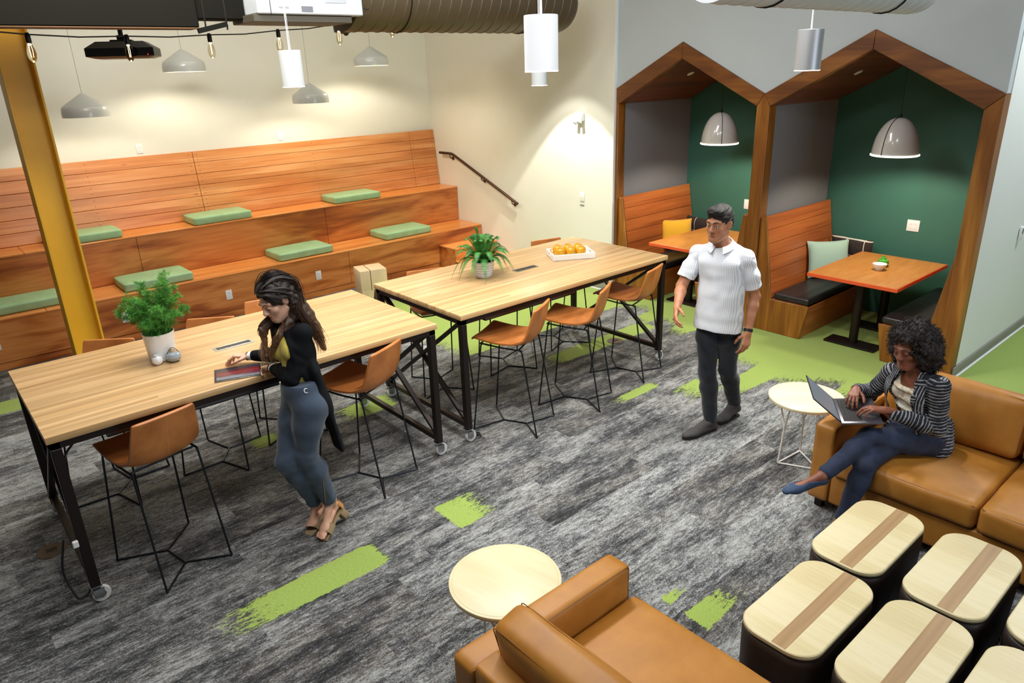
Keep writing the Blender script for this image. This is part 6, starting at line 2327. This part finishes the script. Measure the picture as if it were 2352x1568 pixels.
    n1 = DEN.noise(DEN.coord(), 9, 4); n2 = DEN.noise(DEN.coord(), 500, 2)
    DEN.p(Base_Color=DEN.mix(DEN.math('MULTIPLY', n2, .35), DEN.ramp(n1, [(.35, '161D2B'), (.6, '25304A'), (.75, '38455E')]), '3B4661'), Roughness=.85)
    f.obj('jeans', DEN.m, r)
    # flats
    NAVY = NT('navy_woven')
    ch = NAVY.n('TexChecker', Scale=140.0); NAVY.t.links.new(NAVY.coord(), ch.inputs['Vector'])
    NAVY.p(Base_Color=NAVY.mix(ch.outputs['Fac'], '2A3A55', '3C5270'), Roughness=.8)
    for an, toe, up, hl in ((anL, toeL, V3(-.30, .15, .9), anL + V3(.035, .01, -.055)), (anR, toeR, V3(-.2, .1, 1), None)):
        f = Field(np.minimum(an, toe) - .10, np.maximum(an, toe) + .09, .0036)
        foot_prims(f, an, toe, up, .88, .0065, hl)
        h = hl if hl is not None else an + V3(0, 0, -.06)
        d = unit(toe - h); sdv = unit(np.cross(d, up)); nn = unit(np.cross(sdv, d))
        if nn @ unit(up) < 0:
            nn = -nn
        mid = h + (toe - h) * .42
        f.plane(h + nn * .042, nn)
        f.ell(mid + nn * .045 - d * .01, (sdv, d, nn), (.032, .092, .05), .006, 'sub')
        f.obj('flat_shoe', NAVY.m, r)
    ax = unit(wrR - elR); c = wrR - ax * .018
    u1 = unit(np.cross(ax, V3(0, 0, 1))); u2 = np.cross(u1, ax)
    bm = NB(); tube(bm, [Vector(c + .029 * math.cos(2 * PI * k / 24) * u1 + .026 * math.sin(2 * PI * k / 24) * u2) for k in range(24)], .006, 6, True); wpart('bracelet', bm, BLACKP, r)
    # curly hair
    R, F, U = hf
    P = lambda a, b_, c_: head + .96 * (a * R + b_ * F + c_ * U)
    HR = M_hair('dark_curly_hair', [(.3, '0D0908'), (.55, '20130F'), (.8, '38211A')], .6, None, 90)
    f = Field(head - .27, head + .27, .0045)
    f.ell(P(0, -.045, .038), hf, (.118, .118, .110), .03)
    for sd in (-1, 1):
        f.ell(P(sd * .090, -.035, -.02), hf, (.060, .074, .095), .04)
        f.ell(P(sd * .074, -.055, -.088), hf, (.052, .060, .055), .04)
    f.ell(P(0, -.085, -.03), hf, (.100, .068, .098), .04)
    f.ell(P(0, .042, .100), hf, (.078, .045, .038), .03)
    f.ell(P(.0, .120, -.028), hf, (.068, .088, .098), .012, 'sub')
    f.folds(.010, 95, 31); f.folds(.006, 210, 32)
    hair = f.obj('hair', HR, r)
    co = np.empty(len(hair.data.vertices) * 3); hair.data.vertices.foreach_get('co', co); co = co.reshape(-1, 3)
    rn = random.Random(9)
    bm = NB()
    ctr = P(0, -.05, .0)
    for _ in range(1500):
        p = co[rn.randrange(len(co))]
        q = p - head
        if q @ F > .045 and abs(q @ R) < .075 and q @ U < .085:
            continue
        o_ = unit(p - ctr)
        a_ = unit(o_ * 1.0 + V3(rn.gauss(0, .5), rn.gauss(0, .5), rn.gauss(-.35, .5)))
        u1 = unit(np.cross(a_, V3(.3, .5, .8))); u2 = np.cross(a_, u1)
        rad = rn.uniform(.0035, .007); L = rn.uniform(.014, .034); tw = rn.uniform(2.0, 3.4); ph = rn.uniform(0, 6.3)
        pts = [Vector(p - o_ * .006 + a_ * L * k / 15 + rad * (math.cos(ph + tw * 2 * PI * k / 15) * u1 + math.sin(ph + tw * 2 * PI * k / 15) * u2)) for k in range(16)]
        tube(bm, pts, .0013, 3, False, False)
    wpart('curls', bm, HR, hair)
    return r
build_seated()
# ================================================================ light
w = bpy.data.worlds.new('world'); SC.world = w; w.use_nodes = True
w.node_tree.nodes['Background'].inputs[0].default_value = (.80, .90, 1.0, 1)
w.node_tree.nodes['Background'].inputs[1].default_value = 0.05
def area(name, loc, tgt, sx, sy, e, col):
    ld = bpy.data.lights.new(name, 'AREA'); ld.shape = 'RECTANGLE'; ld.size = sx; ld.size_y = sy; ld.energy = e; ld.color = col
    o = bpy.data.objects.new(name, ld); o.location = loc
    o.rotation_euler = (Vector(tgt) - Vector(loc)).to_track_quat('-Z', 'Y').to_euler()
    COL.objects.link(o); return o
def spot(name, loc, tgt, e, cone, blend, col, soft=.06):
    ld = bpy.data.lights.new(name, 'SPOT'); ld.energy = e; ld.spot_size = math.radians(cone); ld.spot_blend = blend; ld.color = col; ld.shadow_soft_size = soft
    o = bpy.data.objects.new(name, ld); o.location = loc
    o.rotation_euler = (Vector(tgt) - Vector(loc)).to_track_quat('-Z', 'Y').to_euler()
    COL.objects.link(o); return o
# daylight from the glazed side of the room, far behind the camera
area('daylight_window', (4.0, -5.5, 2.1), (4.2, 6.0, 2.2), 3.0, 2.0, 190, (.82, .91, 1.0))
# unseen overhead area lights added as fill; corridor one follows its bright wall
area('overhead_fill', (3.0, 4.1, 4.45), (3.0, 4.3, 0), 3.0, .6, 150, (.97, .98, 1.0))  # general fill added above the tables
area('overhead_fill', (1.3, 5.2, 4.4), (1.0, 7.4, 1.2), 1.6, .4, 120, (1, .96, .88))  # added to brighten the front of the yellow column
area('overhead_fill', (.5, 2.4, 4.4), (1.3, 3.6, .9), 1.2, .5, 48, (1, .97, .93))  # added to lift the standing woman's face and top
area('overhead_fill', (2.2, 1.0, 4.45), (2.4, 1.2, 0), 1.6, .6, 62, (.97, .98, 1.0))  # added to brighten the near sofa
area('overhead_fill', (7.8, .9, 4.3), (7.8, 1.3, 0), 2.0, .5, 110, (.92, .97, 1.0))
area('overhead_fill', (3.4, 7.2, 4.4), (3.4, 9.0, .4), 3.0, .4, 26, (1, .95, .86))  # added to lift the bleacher seating
# accent downlights
spot('wall_washer', (5.98, 6.42, 3.02), (5.98, 6.42, 0), 230, 76, .10, (1, .98, .88), .03)
spot('wall_washer', (5.98, 6.42, 3.02), (5.98, 6.42, 0), 50, 94, .25, (1, .98, .88), .03)
spot('wall_washer', (5.7, 8.2, 3.9), (6.0, 8.2, 0), 110, 74, 1.0, (1, .88, .66), .06)
spot('accent_downlight', (4.7, 2.7, 4.3), (4.0, 3.0, 0), 340, 64, .9, (1, .98, .94), .08)
SC.view_settings.view_transform = 'Standard'
SC.view_settings.look = 'None'
SC.view_settings.exposure = -0.2
SC.view_settings.gamma = 1.0
SC.view_settings.use_curve_mapping = False
